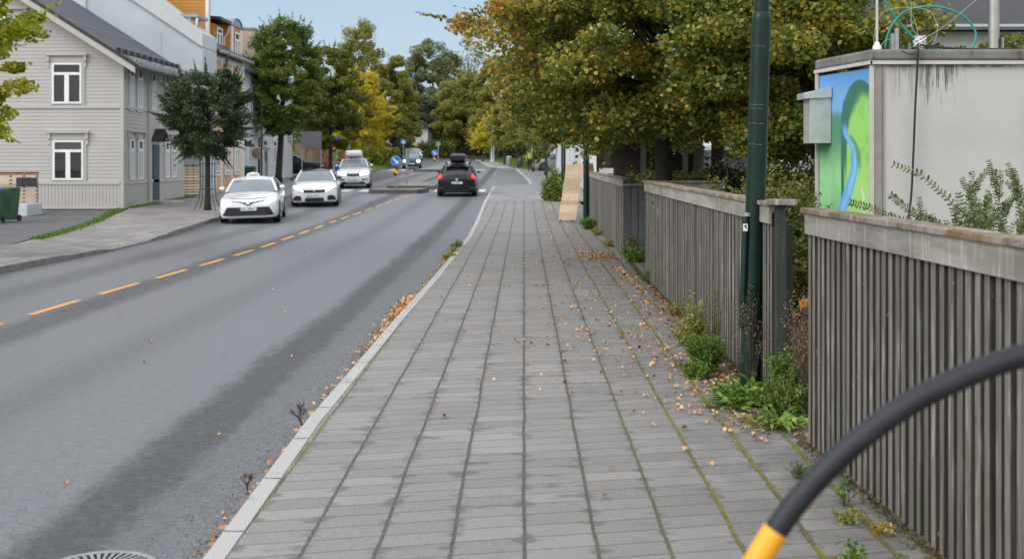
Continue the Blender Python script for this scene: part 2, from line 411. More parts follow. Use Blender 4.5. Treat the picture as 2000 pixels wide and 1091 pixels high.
M['slat_edge_shade'] = m_wood('shade_toned_slat_edge', (.030, .028, .024), (.055, .051, .044), (.10, .096, .088))  # dark edge brown with the shade of the slat gaps in its colour
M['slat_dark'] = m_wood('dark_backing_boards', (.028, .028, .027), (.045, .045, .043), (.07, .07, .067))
M['cap_wood'] = m_wood('grey_cap_board', (.20, .185, .165), (.30, .285, .26), (.46, .45, .43), (3, .5, 3))
M['cap_top'] = m_wood('lichened_cap', (.17, .145, .125), (.27, .24, .21), (.50, .49, .46), (4, .7, 4), moss=.9)
M['grey_board'] = m_wood('slate_grey_board', (.075, .082, .09), (.11, .118, .125), (.15, .16, .165))
M['green_board'] = m_wood('green_stained_board', (.022, .03, .024), (.034, .042, .034), (.06, .065, .058))
M['new_wood'] = m_wood('fresh_pine', (.58, .43, .28), (.70, .54, .38), (.74, .62, .48), (1.2, 8, 12), rough=.7)
M['shed_wood'] = simple('dark_brown_boards', (.028, .020, .015), .8, .3, 4)
M['red_wood'] = m_wood('red_brown_wood', (.16, .06, .03), (.22, .09, .045), (.25, .12, .07))
def m_clap(name, col, rough=.6):
    t = NT(name); n = t.noise(.8, 4, .6); g = t.noise(6, 4, .6, stretch=(.3, .3, 6))
    c = t.mix(t.mr(n, .3, .7, 0, 1), tuple(x*.93 for x in col), col); c = t.mix(t.mr(g, .45, .7, 0, .25), c, tuple(x*.8 for x in col))
    return t.fin(c, rough)
M['clap_grey'] = m_clap('painted_grey_cladding', (.455, .44, .42)); M['clap_trim'] = m_clap('grey_trim', (.47, .455, .435))
M['white'] = simple('white_paint', (.78, .79, .80), .5, .05, 2); M['pale_wall'] = simple('pale_blue_grey_render', (.47, .51, .54), .8, .08, .5)
M['pale_band'] = simple('pale_verge_panel', (.52, .55, .56), .7, .06, .8)
M['ochre'] = m_clap('ochre_cladding', (.56, .26, .035)); M['peach'] = m_clap('peach_cladding', (.62, .38, .20))
M['beige_brick'] = simple('beige_brick', (.44, .36, .30), .85, .12, 1.5); M['white_clad'] = simple('white_board_wall', (.62, .64, .66), .7, .08, 2)
def m_roof(name, col):
    t = NT(name); X, Y, Z = t.xyz()
    j = t.m_('FRACT', t.m_('MULTIPLY', Y, 3.0)); c = t.mix(t.mr(t.noise(1, 4), .3, .7), tuple(x*.85 for x in col), col)
    t.bump(j, .25, .012); return t.fin(c, .5)
M['roof_blue'] = m_roof('blue_grey_tiles', (.042, .06, .092)); M['roof_dark'] = m_roof('dark_tiles', (.04, .042, .048))
M['dark_metal'] = simple('dark_metal', (.025, .026, .028), .45, .2, 10); M['grey_metal'] = simple('galvanised_metal', (.35, .36, .37), .45, .12, 14, Metallic=.6)
M['pane'] = NT('window_pane').fin((.026, .028, .03), .06, IOR=1.5)
M['pane_blind'] = NT('pane_with_blind').fin((.075, .08, .075), .1, IOR=1.4)
M['black'] = simple('black_rubber', (.018, .018, .019), .75, .2, 20)
M['trunk'] = simple('bark', (.075, .06, .048), .95, .35, 9, .6); M['trunk_dark'] = simple('dark_bark', (.035, .03, .026), .95, .35, 9, .6)
M['trunk_pale'] = simple('birch_bark', (.32, .30, .27), .9, .4, 7, .4)
# foliage: green ... yellow ... orange along the ramp
G1, G2, G3, YG, YE, OR, RD = (.016, .030, .010), (.035, .065, .014), (.075, .115, .022), (.18, .19, .022), (.42, .29, .03), (.42, .17, .02), (.38, .07, .02)
M['lf_linden'] = leafmat('linden_leaves', [(0, (.05, .08, .02)), (.36, (.115, .155, .035)), (.58, (.21, .225, .045)), (.76, (.38, .31, .05)), (.9, (.54, .35, .055)), (1, (.50, .15, .03))], .55, .4, .42, .3, side=(-1.9, -3.4, .2))
M['lf_linden_dark'] = leafmat('dark_linden_leaves', [(0, (.04, .068, .018)), (.4, (.10, .145, .03)), (.62, (.20, .22, .04)), (.8, (.32, .26, .035)), (1, (.46, .30, .04))], .5, .4, .45, .3)  # deeper green leaf mix with fewer orange tones
M['lf_maple'] = leafmat('yellow_green_maple_leaves', [(0, (.07, .12, .015)), (.35, (.18, .24, .02)), (.6, (.42, .42, .035)), (1, (.66, .54, .045))], .8, .35, .5, .45)
M['lf_dark'] = leafmat('dark_green_leaves', [(0, (.018, .032, .016)), (.5, (.042, .066, .026)), (.8, (.085, .105, .04)), (.93, (.13, .12, .04)), (1, (.25, .17, .05))], .9, .2, .45, .35)
M['lf_mid'] = leafmat('mid_green_leaves', [(0, (.038, .066, .017)), (.45, (.09, .145, .028)), (.7, (.18, .21, .034)), (1, (.30, .19, .03))], .5, .3, .5, .5)
M['lf_olive'] = leafmat('olive_leaves', [(0, (.11, .125, .035)), (.5, (.23, .235, .055)), (1, (.38, .34, .065))], .3, .3, .6, .5)
M['lf_yellow'] = leafmat('bright_yellow_leaves', [(0, (.16, .17, .02)), (.35, (.42, .36, .03)), (1, (.68, .52, .045))], .4, .35, .55, .5)
M['lf_far'] = leafmat('grey_green_far_leaves', [(0, (.08, .105, .05)), (.5, (.16, .185, .08)), (1, (.25, .25, .10))], .2, .2, .7, .5)
M['lf_far_dark'] = leafmat('deep_green_far_leaves', [(0, (.045, .062, .034)), (.5, (.085, .11, .05)), (1, (.14, .16, .07))], .2, .2, .7, .5)
M['lf_hedge'] = leafmat('hedge_leaves', [(0, (.045, .07, .014)), (.5, (.12, .15, .025)), (1, (.26, .22, .03))], .8, .25, .6, .4)
M['lf_red'] = leafmat('red_leaves', [(0, (.10, .10, .02)), (.4, (.40, .06, .02)), (1, (.55, .09, .03))], 1, .3, .6, .4)
M['lf_shrub'] = leafmat('fine_shrub_leaves', [(0, (.035, .045, .012)), (.5, (.10, .12, .022)), (.8, (.20, .18, .03)), (1, (.32, .19, .035))], 1.2, .25, .6, .45)
M['lf_priv'] = leafmat('glossy_shrub_leaves', [(0, (.025, .04, .014)), (.55, (.075, .11, .03)), (.85, (.15, .18, .05)), (1, (.28, .14, .035))], 3, .2, .35, .3)
M['lf_weed'] = leafmat('weed_leaves', [(0, (.03, .065, .012)), (.5, (.09, .18, .02)), (.85, (.2, .28, .04)), (1, (.34, .28, .05))], 3, .3, .5, .3)
M['lf_dry'] = leafmat('dry_seed_heads', [(0, (.06, .04, .025)), (.6, (.15, .09, .055)), (1, (.34, .25, .17))], 4, .1, .9, .3)
M['lf_grass'] = leafmat('grass_blades', [(0, (.03, .065, .01)), (.6, (.09, .17, .02)), (1, (.24, .22, .04))], 2, .3, .6, .4)
M['lf_fallen'] = leafmat('fallen_leaves', [(0, (.08, .04, .02)), (.25, (.26, .11, .045)), (.55, (.46, .24, .12)), (.75, (.54, .36, .20)), (1, (.58, .36, .05))], 2, .1, .7, .2)
M['lf_hosta'] = leafmat('orange_hosta_leaves', [(0, (.07, .12, .03)), (.4, (.12, .17, .04)), (.45, (.48, .17, .03)), (1, (.62, .30, .05))], 2, .25, .5, .1)

# ------------------------------------------------------------------ ground, road, pavements
KX = L([-20, 5.85, 9, 11.75, 14.8, 20, 30.8, 48, 66], [-1.72, -1.475, -1.5, -1.45, -1.40, -1.28, -1.10, -1.14, -1.02])   # road side of the right kerb
LKX = L([-20, 22, 27, 32, 38.6, 60, 85, 105, 130, 170, 220], [-9.2, -9.1, -8.85, -8.95, -9.5, -10.2, -11, -11.7, -12.6, -16, -26])
RKX = L([-20, 66, 68, 77, 115, 120, 146, 170, 220], [-1.45, -1.0, 1.0, .96, .24, -2.15, -4.0, -7, -17])
gy = [-60, -30]+list(np.arange(0, 250, 4.))+[300, 400, 600, 900]
strip('ground', gy, lambda y: -500, lambda y: 500, -.155, M['soil'], nx=24)
strip('road', ysamp(-20, 220, 3), lambda y: LKX(y)-.05, lambda y: (KX(y)+.05 if y < 66 else RKX(y)), -.12, M['road'], nx=10)
strip('kerb', ysamp(-20, 66, 1.), KX, lambda y: KX(y)+.105, 0, M['kerb'], sides=.16)
strip('pavement', ysamp(-20, 50, 1.), lambda y: KX(y)+.105, lambda y: 2.55 if y < 24 else 2.7, -.004, M['pave'], nx=4)
strip('path', ysamp(50, 66, 2), lambda y: KX(y)+.105, lambda y: 3.6, -.008, M['asphalt_path'])
strip('path', ysamp(66, 150, 3), lambda y: RKX(y)+.16, lambda y: 3.7 if y < 100 else max(RKX(y)+2.4, 1.5), -.008, M['asphalt_path'])
strip('kerb', ysamp(67, 150, 2), RKX, lambda y: RKX(y)+.16, 0, M['kerb'], sides=.15)
# low granite kerb on the left, dropped for the drive
def lko(y): return -.085 if 26.5 < y < 31 else (-.03 if 24.5 < y <= 26.5 or 31 <= y < 32.5 else 0)
mb = MB(); ys = ysamp(-20, 200, .75 if True else 1)
rows = []
for y in ys:
    z = zg(y)+lko(y); x = LKX(y); rows += [(x, y, z-.16), (x, y, z), (x-.16, y, z), (x-.16, y, z-.16)]
mb.add(rows, [(4*i+j, 4*i+j+1, 4*i+j+5, 4*i+j+4) for i in range(len(ys)-1) for j in range(3)])
M['worn_kerb'] = simple('worn_dark_kerb', (.21, .205, .195), .85, .25, 3, .3)
mb.build('kerb', M['worn_kerb'])['kind'] = 'structure'
SBX = L([-20, 28, 36, 46, 60, 220], [-11.2, -11.3, -12.4, -14.2, -14.25, -28])
mb = MB(); rows = []
for y in ys:
    for x, f in ((LKX(y)-.16, 1), (LKX(y)-1.2, .1), (SBX(y), 0)): rows.append((x, y, zg(y)-.006+lko(y)*f))
mb.add(rows, [(3*i+j, 3*i+j+1, 3*i+j+4, 3*i+j+3) for i in range(len(ys)-1) for j in range(2)])
mb.build('pavement', M['pave_left'])['kind'] = 'structure'
strip('driveway', ysamp(20, 46, 2), lambda y: -40, lambda y: SBX(y)-.25, -.05, M['drive'])
strip('path', ysamp(80, 92, 2), lambda y: -40, lambda y: LKX(y)-2, .004, M['drive'])

# dashed yellow line
DX = L([10, 16.8, 19.35, 21.5, 23.8, 26.1, 28.2, 39, 46, 56, 62], [-6.45, -6.26, -6.16, -6.04, -5.93, -5.84, -5.78, -5.75, -5.45, -4.9, -4.45])
mb = MB(); y = 8.6
while y < 61:
    yy = [y+1.65*i/3 for i in range(4)]
    vs = [(DX(q)+s*.055, q, zg(q)-.116) for q in yy for s in (-1, 1)]
    mb.add(vs, [(2*i, 2*i+1, 2*i+3, 2*i+2) for i in range(3)]); y += 2.47
y = 74
while y < 105:
    q = [y, y+1.6]; vs = [(-6.2+(a-74)*.03+s*.06, a, zg(a)-.112) for a in q for s in (-1, 1)]
    mb.add(vs, [(0, 1, 3, 2)]); y += 2.9
mb.build('road_marking', M['yellow_line'])['kind'] = 'structure'
mb = MB()
for (x0, x1, ya, yb) in [(-8.75, -8.2, 61.5, 64.3), (-7.75, -7.2, 61.5, 64.3), (-9.7, -9.2, 61.5, 64.3), (-3.95, -3.4, 61.5, 64.3), (-2.95, -2.4, 61.5, 64.3), (-1.9, -1.35, 61.5, 64.3),
                      (-10.9, -10.4, 108, 111), (-9.9, -9.4, 108, 111), (-8.9, -8.4, 108, 111), (-3.2, -2.4, 108, 110), (-4.6, -4.0, 108, 110)]:
    mb.quad((x0, ya, zg(ya)-.112), (x1, ya, zg(ya)-.112), (x1, yb, zg(yb)-.110), (x0, yb, zg(yb)-.110))
mb.build('crosswalk', M['white_line'])['kind'] = 'structure'
# traffic islands
M['old_kerb'] = simple('dark_old_kerb', (.10, .095, .085), .85, .25, 3, .3)
M['litter'] = leafmat('rotting_litter', [(0, (.03, .022, .012)), (.5, (.09, .06, .03)), (.8, (.10, .10, .02)), (1, (.22, .12, .05))], 2, .1, .8, .4)
def island(pts, label):
    mb = MB(); n = len(pts)
    vs = [(x, y, zg(y)-.13) for x, y in pts]+[(x, y, zg(y)+.07) for x, y in pts]
    cx = sum(p[0] for p in pts)/n; cy = sum(p[1] for p in pts)/n
    inn = [(cx+(x-cx)*.93, cy+(y-cy)*.96, zg(y)+.07) for x, y in pts]
    mb.add(vs+inn, [(i, (i+1) % n, (i+1) % n+n, i+n) for i in range(n)]+[(i+n, (i+1) % n+n, (i+1) % n+2*n, i+2*n) for i in range(n)])
    mb.cur = 1; mb.add([(p[0], p[1], p[2]-.004) for p in inn], [tuple(range(n))])
    o = mb.build('traffic_island', [M['old_kerb'], M['pave_left']]); tag(o, label, 'traffic island')
island([(-6.95, 59.6), (-4.6, 59.6), (-4.3, 60.3), (-4.15, 61.6), (-7.1, 61.6)], 'low stone kerbed traffic island nearest the camera, in front of the zebra stripes')
island([(-6.6, 64.6), (-4.1, 64.6), (-3.9, 66.5), (-4.5, 70.5), (-5.6, 72.5), (-6.4, 70)], 'kerbed traffic island just behind the zebra stripes, carrying the bare grey post')
island([(-8.4, 104), (-4.8, 104), (-4.6, 108), (-5.5, 116), (-7.4, 116)], 'far traffic island with the small round blue sign beside the black car')
# manhole
mh = empty('drain_cover', (-2.03, 6.03, -.116), 0, 'round iron drain cover with slots in the asphalt by the kerb', 'drain cover')
mb = MB(); n = 48
for (r0, r1, h) in ((.25, .285, .012),):
    vs = [(r*math.cos(2*math.pi*k/n), r*math.sin(2*math.pi*k/n), h) for r in (r0, r1) for k in range(n)]
    mb.add(vs, [(k, (k+1) % n, n+(k+1) % n, n+k) for k in range(n)])
mb.build('rim', M['grey_metal'], mh)
mb = MB()
for k in range(40):
    a = 2*math.pi*k/40; ca, sa = math.cos(a), math.sin(a); q = .008
    mb.add([(ca*.12-sa*q*.6, sa*.12+ca*q*.6, .011), (ca*.12+sa*q*.6, sa*.12-ca*q*.6, .011), (ca*.255+sa*q*1.3, sa*.255-ca*q*1.3, .011), (ca*.255-sa*q*1.3, sa*.255+ca*q*1.3, .011)], [(0, 1, 2, 3)])
mb.build('grate', M['grey_metal'], mh)
mb = MB(); mb.add([(.26*math.cos(2*math.pi*k/n), .26*math.sin(2*math.pi*k/n), .002) for k in range(n)], [tuple(range(n))]); mb.build('well', M['black'], mh)

# ------------------------------------------------------------------ right-hand fences
def fence_run(root, x0, y0, x1, y1, ztop, pitch=.104, sw=.058, cap=True, mat='slat', back='slat_dark', zb=.02):
    """slatted fence from (x0,y0) to (x1,y1); the slats face the pavement"""
    d = Vector((x1-x0, y1-y0, 0)); Ln = d.length; u = d/Ln; n = Vector((-u.y, u.x, 0))
    if n.x > 0: n = -n
    if abs(u.x) > .9 and n.y > 0: n = -n
    o = (x0, y0, 0); rr = random.Random(int(y0*10))
    mb = MB(); s = 0
    while s < Ln-.02:
        wd = sw*rr.uniform(.85, 1.12); a = s+rr.uniform(-.005, .005); q = rr.uniform(-.004, .004)
        zt = zg(y0)+zb+rr.uniform(-.012, .012)
        mb.obox(o, u, n, max(0, a), min(a+wd, Ln), .002, .030+q, zt, ztop-.13); s += pitch*rr.uniform(.96, 1.04)
        mb.mi[-3] = mb.mi[-1] = 1            # sawn edges coloured darker to carry the shade between slats, the broad faces have weathered silver
    mb.build('slat_panel', [M[mat], M['slat_edge_shade']], root, bevel=.0025)
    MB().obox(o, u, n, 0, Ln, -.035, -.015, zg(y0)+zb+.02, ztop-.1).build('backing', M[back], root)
    if cap:
        mb = MB(); s = 0
        while s < Ln-.01:
            e = min(s+2.4*rr.uniform(.8, 1.1), Ln); mb.obox(o, u, n, s, e-.003, .032, .056, ztop-.172, ztop-.034); s = e
        mb.build('fascia', M['cap_wood'], root, bevel=.003)
        mb = MB(); s = -.04
        while s < Ln:
            e = min(s+2.1*rr.uniform(.8, 1.1), Ln+.03); q = rr.uniform(-.003, .003)
            mb.obox(o, u, n, s, e-.004, -.085, .075+q, ztop-.034+q, ztop+q); s = e
        mb.build('cap', M['cap_top'], root, bevel=.005)
ga = empty('slatted_fence', (0, 0, 0), 0, 'nearest grey weathered slatted wooden fence with a lichened cap board', 'fence')
fence_run(ga, 2.0, 8.17, 2.10, 5.0, 1.58); fence_run(ga, 2.10, 5.0, 2.16, 1.2, 1.58)
gb = empty('slatted_fence', (0, 0, 0), 0, 'middle grey slatted wooden fence running behind the near green lamp post', 'fence')
fence_run(gb, 2.16, 19.6, 2.065, 9.6, 1.57, pitch=.098)
fence_run(gb, 2.2, 19.62, 3.4, 19.9, 1.56, mat='slat_dark')
MB().box(1.99, 2.20, 9.46, 9.59, 1.55, 1.595).build('post_cap', M['cap_top'], gb, bevel=.005)
MB().box(2.045, 2.12, 9.50, 9.585, 0, 1.548).build('post', M['green_board'], gb, bevel=.004)
mb = MB(); mb.box(2.13, 2.235, 9.78, 9.82, 0.1, 1.38); mb.box(2.13, 2.18, 9.72, 9.777, .05, 1.42); mb.build('gate_panel', M['green_board'], gb, bevel=.004)
gc = empty('slatted_fence', (0, 0, 0), 0, 'far grey board fence ending in a dark slate grey corner panel', 'fence')
fence_run(gc, 2.44, 38.5, 2.18, 23.65, 1.55, pitch=.12, sw=.1)
fence_run(gc, 2.16, 23.6, 3.9, 23.6, 1.53, pitch=.13, sw=.118, mat='grey_board', back='grey_board', cap=False)
MB().box(2.12, 3.95, 23.5, 23.7, 1.40, 1.44).build('cap', M['cap_wood'], gc, bevel=.004)

# ------------------------------------------------------------------ lamp posts
M['green_post'] = simple('dark_green_enamel', (.004, .019, .014), .36, .3, 5, .02, Specular_IOR_Level=.28)
M['scuff'] = simple('pale_scuff', (.10, .125, .12), .7, .3, 20)
def lamp(x, y, lean, label, near=False):
    z0 = zg(y)-.02
    r = empty('street_lamp', (x, y, z0), 0, label, 'street lamp')
    def P(z): return (lean*z, 0, z)
    if near:
        mb = MB(); mb.tube([P(0), P(1.2), P(3.06), P(3.11), P(3.13)], [.083, .081, .079, .076, .062], 24, cap=False)
        mb.build('lower_pole', M['green_post'], r, smooth=True)
        mb = MB(); mb.tube([P(3.1), P(6.6)], [.062, .045], 20); mb.build('upper_pole', M['green_post'], r, smooth=True)
        mb = MB(); mb.tube([(lean*.0-.068, -.045, .55), (lean*1-.070, -.045, 1.43), (lean*1-.070, -.045, 1.46)], [.028, .028, .022], 12)
        mb.build('cable_cover', M['green_post'], r, smooth=True)
        mb = MB(); mb.tube([(lean*1.46-.072, -.045, 1.46), (lean*1.5-.072, -.045, 1.49)], .033, 12); mb.build('clamp', M['grey_metal'], r, smooth=True)
        MB().box(-.066+.03-.03, -.028, -.0755, -.0725, 1.34, 1.40).build('sticker', M['white'], r)
        mb = MB(); mb.prism([(-.060, 1.385), (-.036, 1.392), (-.042, 1.378), (-.034, 1.362), (-.040, 1.358), (-.050, 1.374)], d0=-.0785, d1=-.0755); mb.build('sticker_arrow', M['dark_metal'], r)
        for z, a0, a1 in ((2.37, -2.7, -.9), (2.34, -2.7, -1.2), (2.22, -2.9, -1.0), (2.05, -2.9, -1.3), (2.85, -2.6, -1.2), (.9, -2.3, -1.6)):
            mb = MB(); n = 8; vs = []
            for i in range(n+1):
                a = a0+(a1-a0)*i/n; zz = z-.012*i/n
                for dz in (0, .004+.003*math.sin(i*2.1+z*9)): vs.append((lean*z+.0815*math.cos(a), .0815*math.sin(a), zz+dz))
            mb.add(vs, [(2*i, 2*i+1, 2*i+3, 2*i+2) for i in range(n)]); mb.build('scuff_mark', M['scuff'], r)
    else:
        mb = MB(); mb.tube([P(0), P(3.1), P(3.15), P(6.6)], [.085, .08, .062, .045], 16); mb.build('pole', M['green_post'], r, smooth=True)
    mb = MB(); mb.tube([P(6.55), (lean*6.8-.3, 0, 6.95), (lean*6.8-.8, 0, 7.02)], .03, 10); mb.build('arm', M['green_post'], r, smooth=True)
    mb = MB(); mb.tube([(-.7, 0, 7.0), (-.8, 0, 7.02), (-1.2, 0, 7.02), (-1.35, 0, 7.0)], [.05, .1, .1, .04], 12); mb.build('lamp_head', M['grey_metal'], r, smooth=True)
lamp(1.945, 10.07, .032, 'near dark green lamp post with a small white arrow sticker, standing in green weeds', True)
lamp(2.07, 34.3, .0, 'dark green lamp post standing beside the leaning pine board')
# ------------------------------------------------------------------ grey clapboard house
def clad(mb, o, u, n, z0, z1, fl, fr, pitch=.135, out=.019):
    """horizontal boards: each strip leans out at its lower edge"""
    z = z0
    while z < z1-1e-6:
        e = min(z+pitch, z1)
        a0, b0, a1, b1 = fl(z), fr(z), fl(e), fr(e)
        if b0 > a0:
            b1 = max(b1, a1)
            p = lambda s, d, h: (o[0]+u[0]*s+n[0]*d, o[1]+u[1]*s+n[1]*d, o[2]+h)
            mb.add([p(a0, out, z), p(b0, out, z), p(b1, .004, e), p(a1, .004, e), p(a0, 0, z), p(b0, 0, z)], [(0, 1, 2, 3), (4, 5, 1, 0)])
        z = e
def window(par, o, u, n, w_, h, big=True, blind=False, header=True, trim='clap_trim', label=None):
    """casing, white frame, panes; origin = middle of the sill"""
    f = MB(); t = .10
    if trim:
        c = MB(); c.obox(o, u, n, -w_/2-t, -w_/2, .0, .05, -.06, h+.02); c.obox(o, u, n, w_/2, w_/2+t, .0, .05, -.06, h+.02)
        c.obox(o, u, n, -w_/2-t-.0, w_/2+t, .0, .052, -.16, -.062); c.obox(o, u, n, -w_/2-t, w_/2+t, 0, .048, h+.022, h+.26)
        if header:
            c.obox(o, u, n, -w_/2-t-.12, w_/2+t+.12, 0, .16, h+.262, h+.33)
            for s in (-1, 1):
                q = s*(w_/2+t+.03); c.obox(o, u, n, q-.05, q+.05, .0, .12, h+.05, h+.258); c.obox(o, u, n, q-.035, q+.035, .0, .07, h-.16, h+.048)
        c.build('window_casing', M[trim], par)
    b = min(.075, w_*.13); mh = min(.085, w_*.09); zt = h*.70
    f.obox(o, u, n, -w_/2, -w_/2+b, .02, .075, 0, h); f.obox(o, u, n, w_/2-b, w_/2, .02, .075, 0, h)
    f.obox(o, u, n, -w_/2+b, w_/2-b, .02, .075, 0, b); f.obox(o, u, n, -w_/2+b, w_/2-b, .02, .075, h-b, h)
    f.obox(o, u, n, -w_/2+b, w_/2-b, .02, .078, zt, zt+.10); f.obox(o, u, n, -mh, mh, .02, .078, b, zt)
    fr = f.build('window', M['white'], par, bevel=.006)
    g = MB(); g.obox(o, u, n, -w_/2+.02, w_/2-.02, .005, .035, .02, zt+.04); g.build('pane', M['pane'], fr)
    g = MB(); g.obox(o, u, n, -w_/2+.02, w_/2-.02, .005, .037, zt+.05, h-.02); g.build('pane', M['pane_blind' if blind else 'pane'], fr)
    return fr
hX, hY0, hY1, rX = -14.25, 45.0, 53.2, -19.9
zb_ = zg(46); eZ = 5.62; slope = .633
H = empty('clapboard_house', (hX, hY0, zb_), 0, 'light grey clapboard house with white windows and a blue grey tiled roof at the left', 'house')
def hrel(par, ob): ob.parent = par; ob.location = Vector(ob.location)-par.location
ridge = eZ+slope*(hX-rX)
mb = MB(); W2 = (hX-rX)*2
o = (0, 0, 0)                       # local to H: corner of gable and street wall
zl = lambda z: z-zb_
ux, uy = (-1, 0, 0), (0, 1, 0); nf, nr = (0, -1, 0), (1, 0, 0)
fl = lambda z: .09 if z < zl(eZ) else max(.09, (z-zl(eZ))/slope)
fr_ = lambda z: W2 if z < zl(eZ) else W2-(z-zl(eZ))/slope
skirt = zl(PZ(359, 45)); band = zl(PZ(209, 45))
clad(mb, o, ux, nf, skirt+.10, band-.06, fl, fr_, .132); clad(mb, o, ux, nf, band+.06, zl(ridge)-.02, fl, fr_, .132)
clad(mb, o, uy, nr, skirt+.10, band-.06, lambda z: .09, lambda z: hY1-hY0, .132); clad(mb, o, uy, nr, band+.06, zl(eZ), lambda z: .09, lambda z: hY1-hY0, .132)
# back and far walls, plain
mb.quad((-W2, 0, 0), (-W2, 8.2, 0), (-W2, 8.2, zl(eZ)), (-W2, 0, zl(eZ)))
mb.add([(0, 8.2, 0), (-W2, 8.2, 0), (-W2, 8.2, zl(eZ)), (-W2/2, 8.2, zl(ridge)), (0, 8.2, zl(eZ))], [(0, 1, 2, 3, 4)])
mb.add([(-.1, .0, skirt), (-W2, .0, skirt), (-W2, .0, zl(eZ)), (-W2/2, .0, zl(ridge)-.01), (-.1, .0, zl(eZ))], [(0, 1, 2, 3, 4)])
mb.quad((0, .1, skirt), (0, 8.2, skirt), (0, 8.2, zl(eZ)), (0, .1, zl(eZ)))
mb.build('wall', M['clap_grey'], H)
mb = MB()
s = .1
while s < W2: mb.obox(o, ux, nf, s, min(s+.115, W2), .0, .03, .05, skirt-.02); s += .125
s = .1
while s < 8.1: mb.obox(o, uy, nr, s, min(s+.115, 8.2), .0, .03, -.02, skirt-.02); s += .125
mb.build('skirt_boards', M['clap_grey'], H)
mb = MB()
for a, b in ((ux, nf), (uy, nr)):
    ln = W2 if a is ux else 8.2
    mb.obox(o, a, b, .092, ln, .0, .06, skirt-.02, skirt+.10); mb.obox(o, a, b, .092, ln, 0, .055, band-.06, band+.06)
    mb.obox(o, a, b, .1, ln, .0, .05, -.04, .05)
mb.box(-.09, .045, -.045, .09, -.02, zl(eZ)+.0)
mb.box(-.01, .04, 8.05, 8.2, .0, zl(eZ))
mb.build('trim', M['clap_trim'], H, bevel=.005)
MB().box(-W2, -.12, .12, .5, -.5, .06).build('foundation', M['drive'], H)
# roof: two slabs, verge boards, eaves, gutter, snow guard
ov = .62; y0r, y1r = -.55, 8.6
def slab(sgn):
    cx = -W2/2; zr = zl(ridge)+.12; ex = (W2/2+ov)
    a = (cx, zr); b = (cx+sgn*ex, zr-slope*ex); th = .10
    return [(a[0], a[1]-th), (a[0], a[1]), (b[0], b[1]), (b[0], b[1]-th)]
mb = MB()
for sgn in (1, -1): mb.prism(slab(sgn), d0=y0r, d1=y1r)
rf = mb.build('roof', M['roof_blue'], H)
cx = -W2/2; ex = W2/2+ov; zr = zl(ridge)
for sgn in (1, -1):
    for ya, yb in ((y0r-.03, y0r+.0), (y1r, y1r+.03)):
        MB().prism([(cx, zr-.20), (cx, zr+.03), (cx+sgn*ex, zr+.03-slope*ex), (cx+sgn*ex, zr-.20-slope*ex)], d0=ya, d1=yb).build('verge_board', M['clap_trim'], rf)
mb = MB()
for sgn in (1, -1): mb.prism([(cx, zr+.032), (cx, zr+.17), (cx+sgn*(ex+.02), zr+.17-slope*ex), (cx+sgn*(ex+.02), zr+.032-slope*ex)], d0=y0r-.06, d1=y0r+.05)
mb.build('verge_flashing', M['dark_metal'], rf)
mb = MB()
for sgn in (1, -1): mb.prism([(cx, zr-.06), (cx, zr+.01), (cx+sgn*ex, zr+.01-slope*ex), (cx+sgn*ex, zr-.06-slope*ex)], d0=y0r, d1=y1r)
mb.build('soffit', M['clap_trim'], rf)
gx = cx+ex; gz = zr-slope*ex
mb = MB(); mb.tube([(gx+.05, y0r, gz+.03), (gx+.05, y1r, gz+.0)], .10, 10); mb.build('gutter', M['dark_metal'], rf, smooth=True)
mb = MB(); mb.tube([(gx, 3.0, gz), (gx-.2, 3.0, gz-.22), (.10, 3.0, gz-.30), (.09, 3.0, gz-.5), (.09, 3.0, .15)], .045, 8); mb.build('downpipe', M['clap_trim'], H, smooth=True)
mb = MB(); sgx = cx+ex-.75; sgz = zr+.10-slope*(ex-.75)
for i in range(11):
    yy = .0+i*.78; mb.obox((sgx, yy, sgz), (1, 0, 0), (0, 1, 0), -.12, .04, 0, .05, .0, .2)
for dz in (.09, .17): mb.tube([(sgx, -.3, sgz+dz), (sgx, 8.3, sgz+dz)], .022, 6)
mb.build('snow_guard', M['dark_metal'], rf)
mb = MB()
for i in range(24): mb.obox((sgx-1.9-.0*i, i*.36-.2, sgz+slope*1.9), (1, 0, 0), (0, 1, 0), -.05, .04, 0, .3, .0, .03)
mb.build('roof_hooks', M['grey_metal'], rf)
for i in range(14): MB().obox((.0, .35+i*.56, zl(eZ)), uy, nr, 0, .10, 0, ov*.55, -.24, -.02).build('eaves_bracket', M['clap_trim'], H)
# windows on the gable (px, sill py, width px, top py)
for (px, py0, wpx, py1, bl) in ((131.5, 203, 58, 123, False), (134, 352, 60, 274, True), (22, 79, 44, 33, False), (-150, 203, 58, 123, False), (-150, 352, 60, 274, True)):
    sx = hX-PX(px, 45.0); k = 45/F
    window(H, (-sx, -.0, zl(PZ(py0, 45))), (-1, 0, 0), nf, wpx*k, (py0-py1)*k, blind=bl)
# windows on the street side (Y along the wall)
def ys_(px): return -hX*F/(1000-px)-hY0
for px0, px1, up in ((251, 260, 1), (266, 277, 1), (294, 303, 1), (320, 329, 1), (333, 342, 1), (251, 261, 0), (267, 278, 0), (320, 329, 0), (333, 343, 0)):
    a, b = ys_(px0), ys_(px1); zz = (PZ(207, 45) if up else PZ(352, 45))
    window(H, (0, (a+b)/2, zl(zz)), (0, 1, 0), nr, b-a-.12, 1.52, header=True, blind=(px0 % 2 == 0))
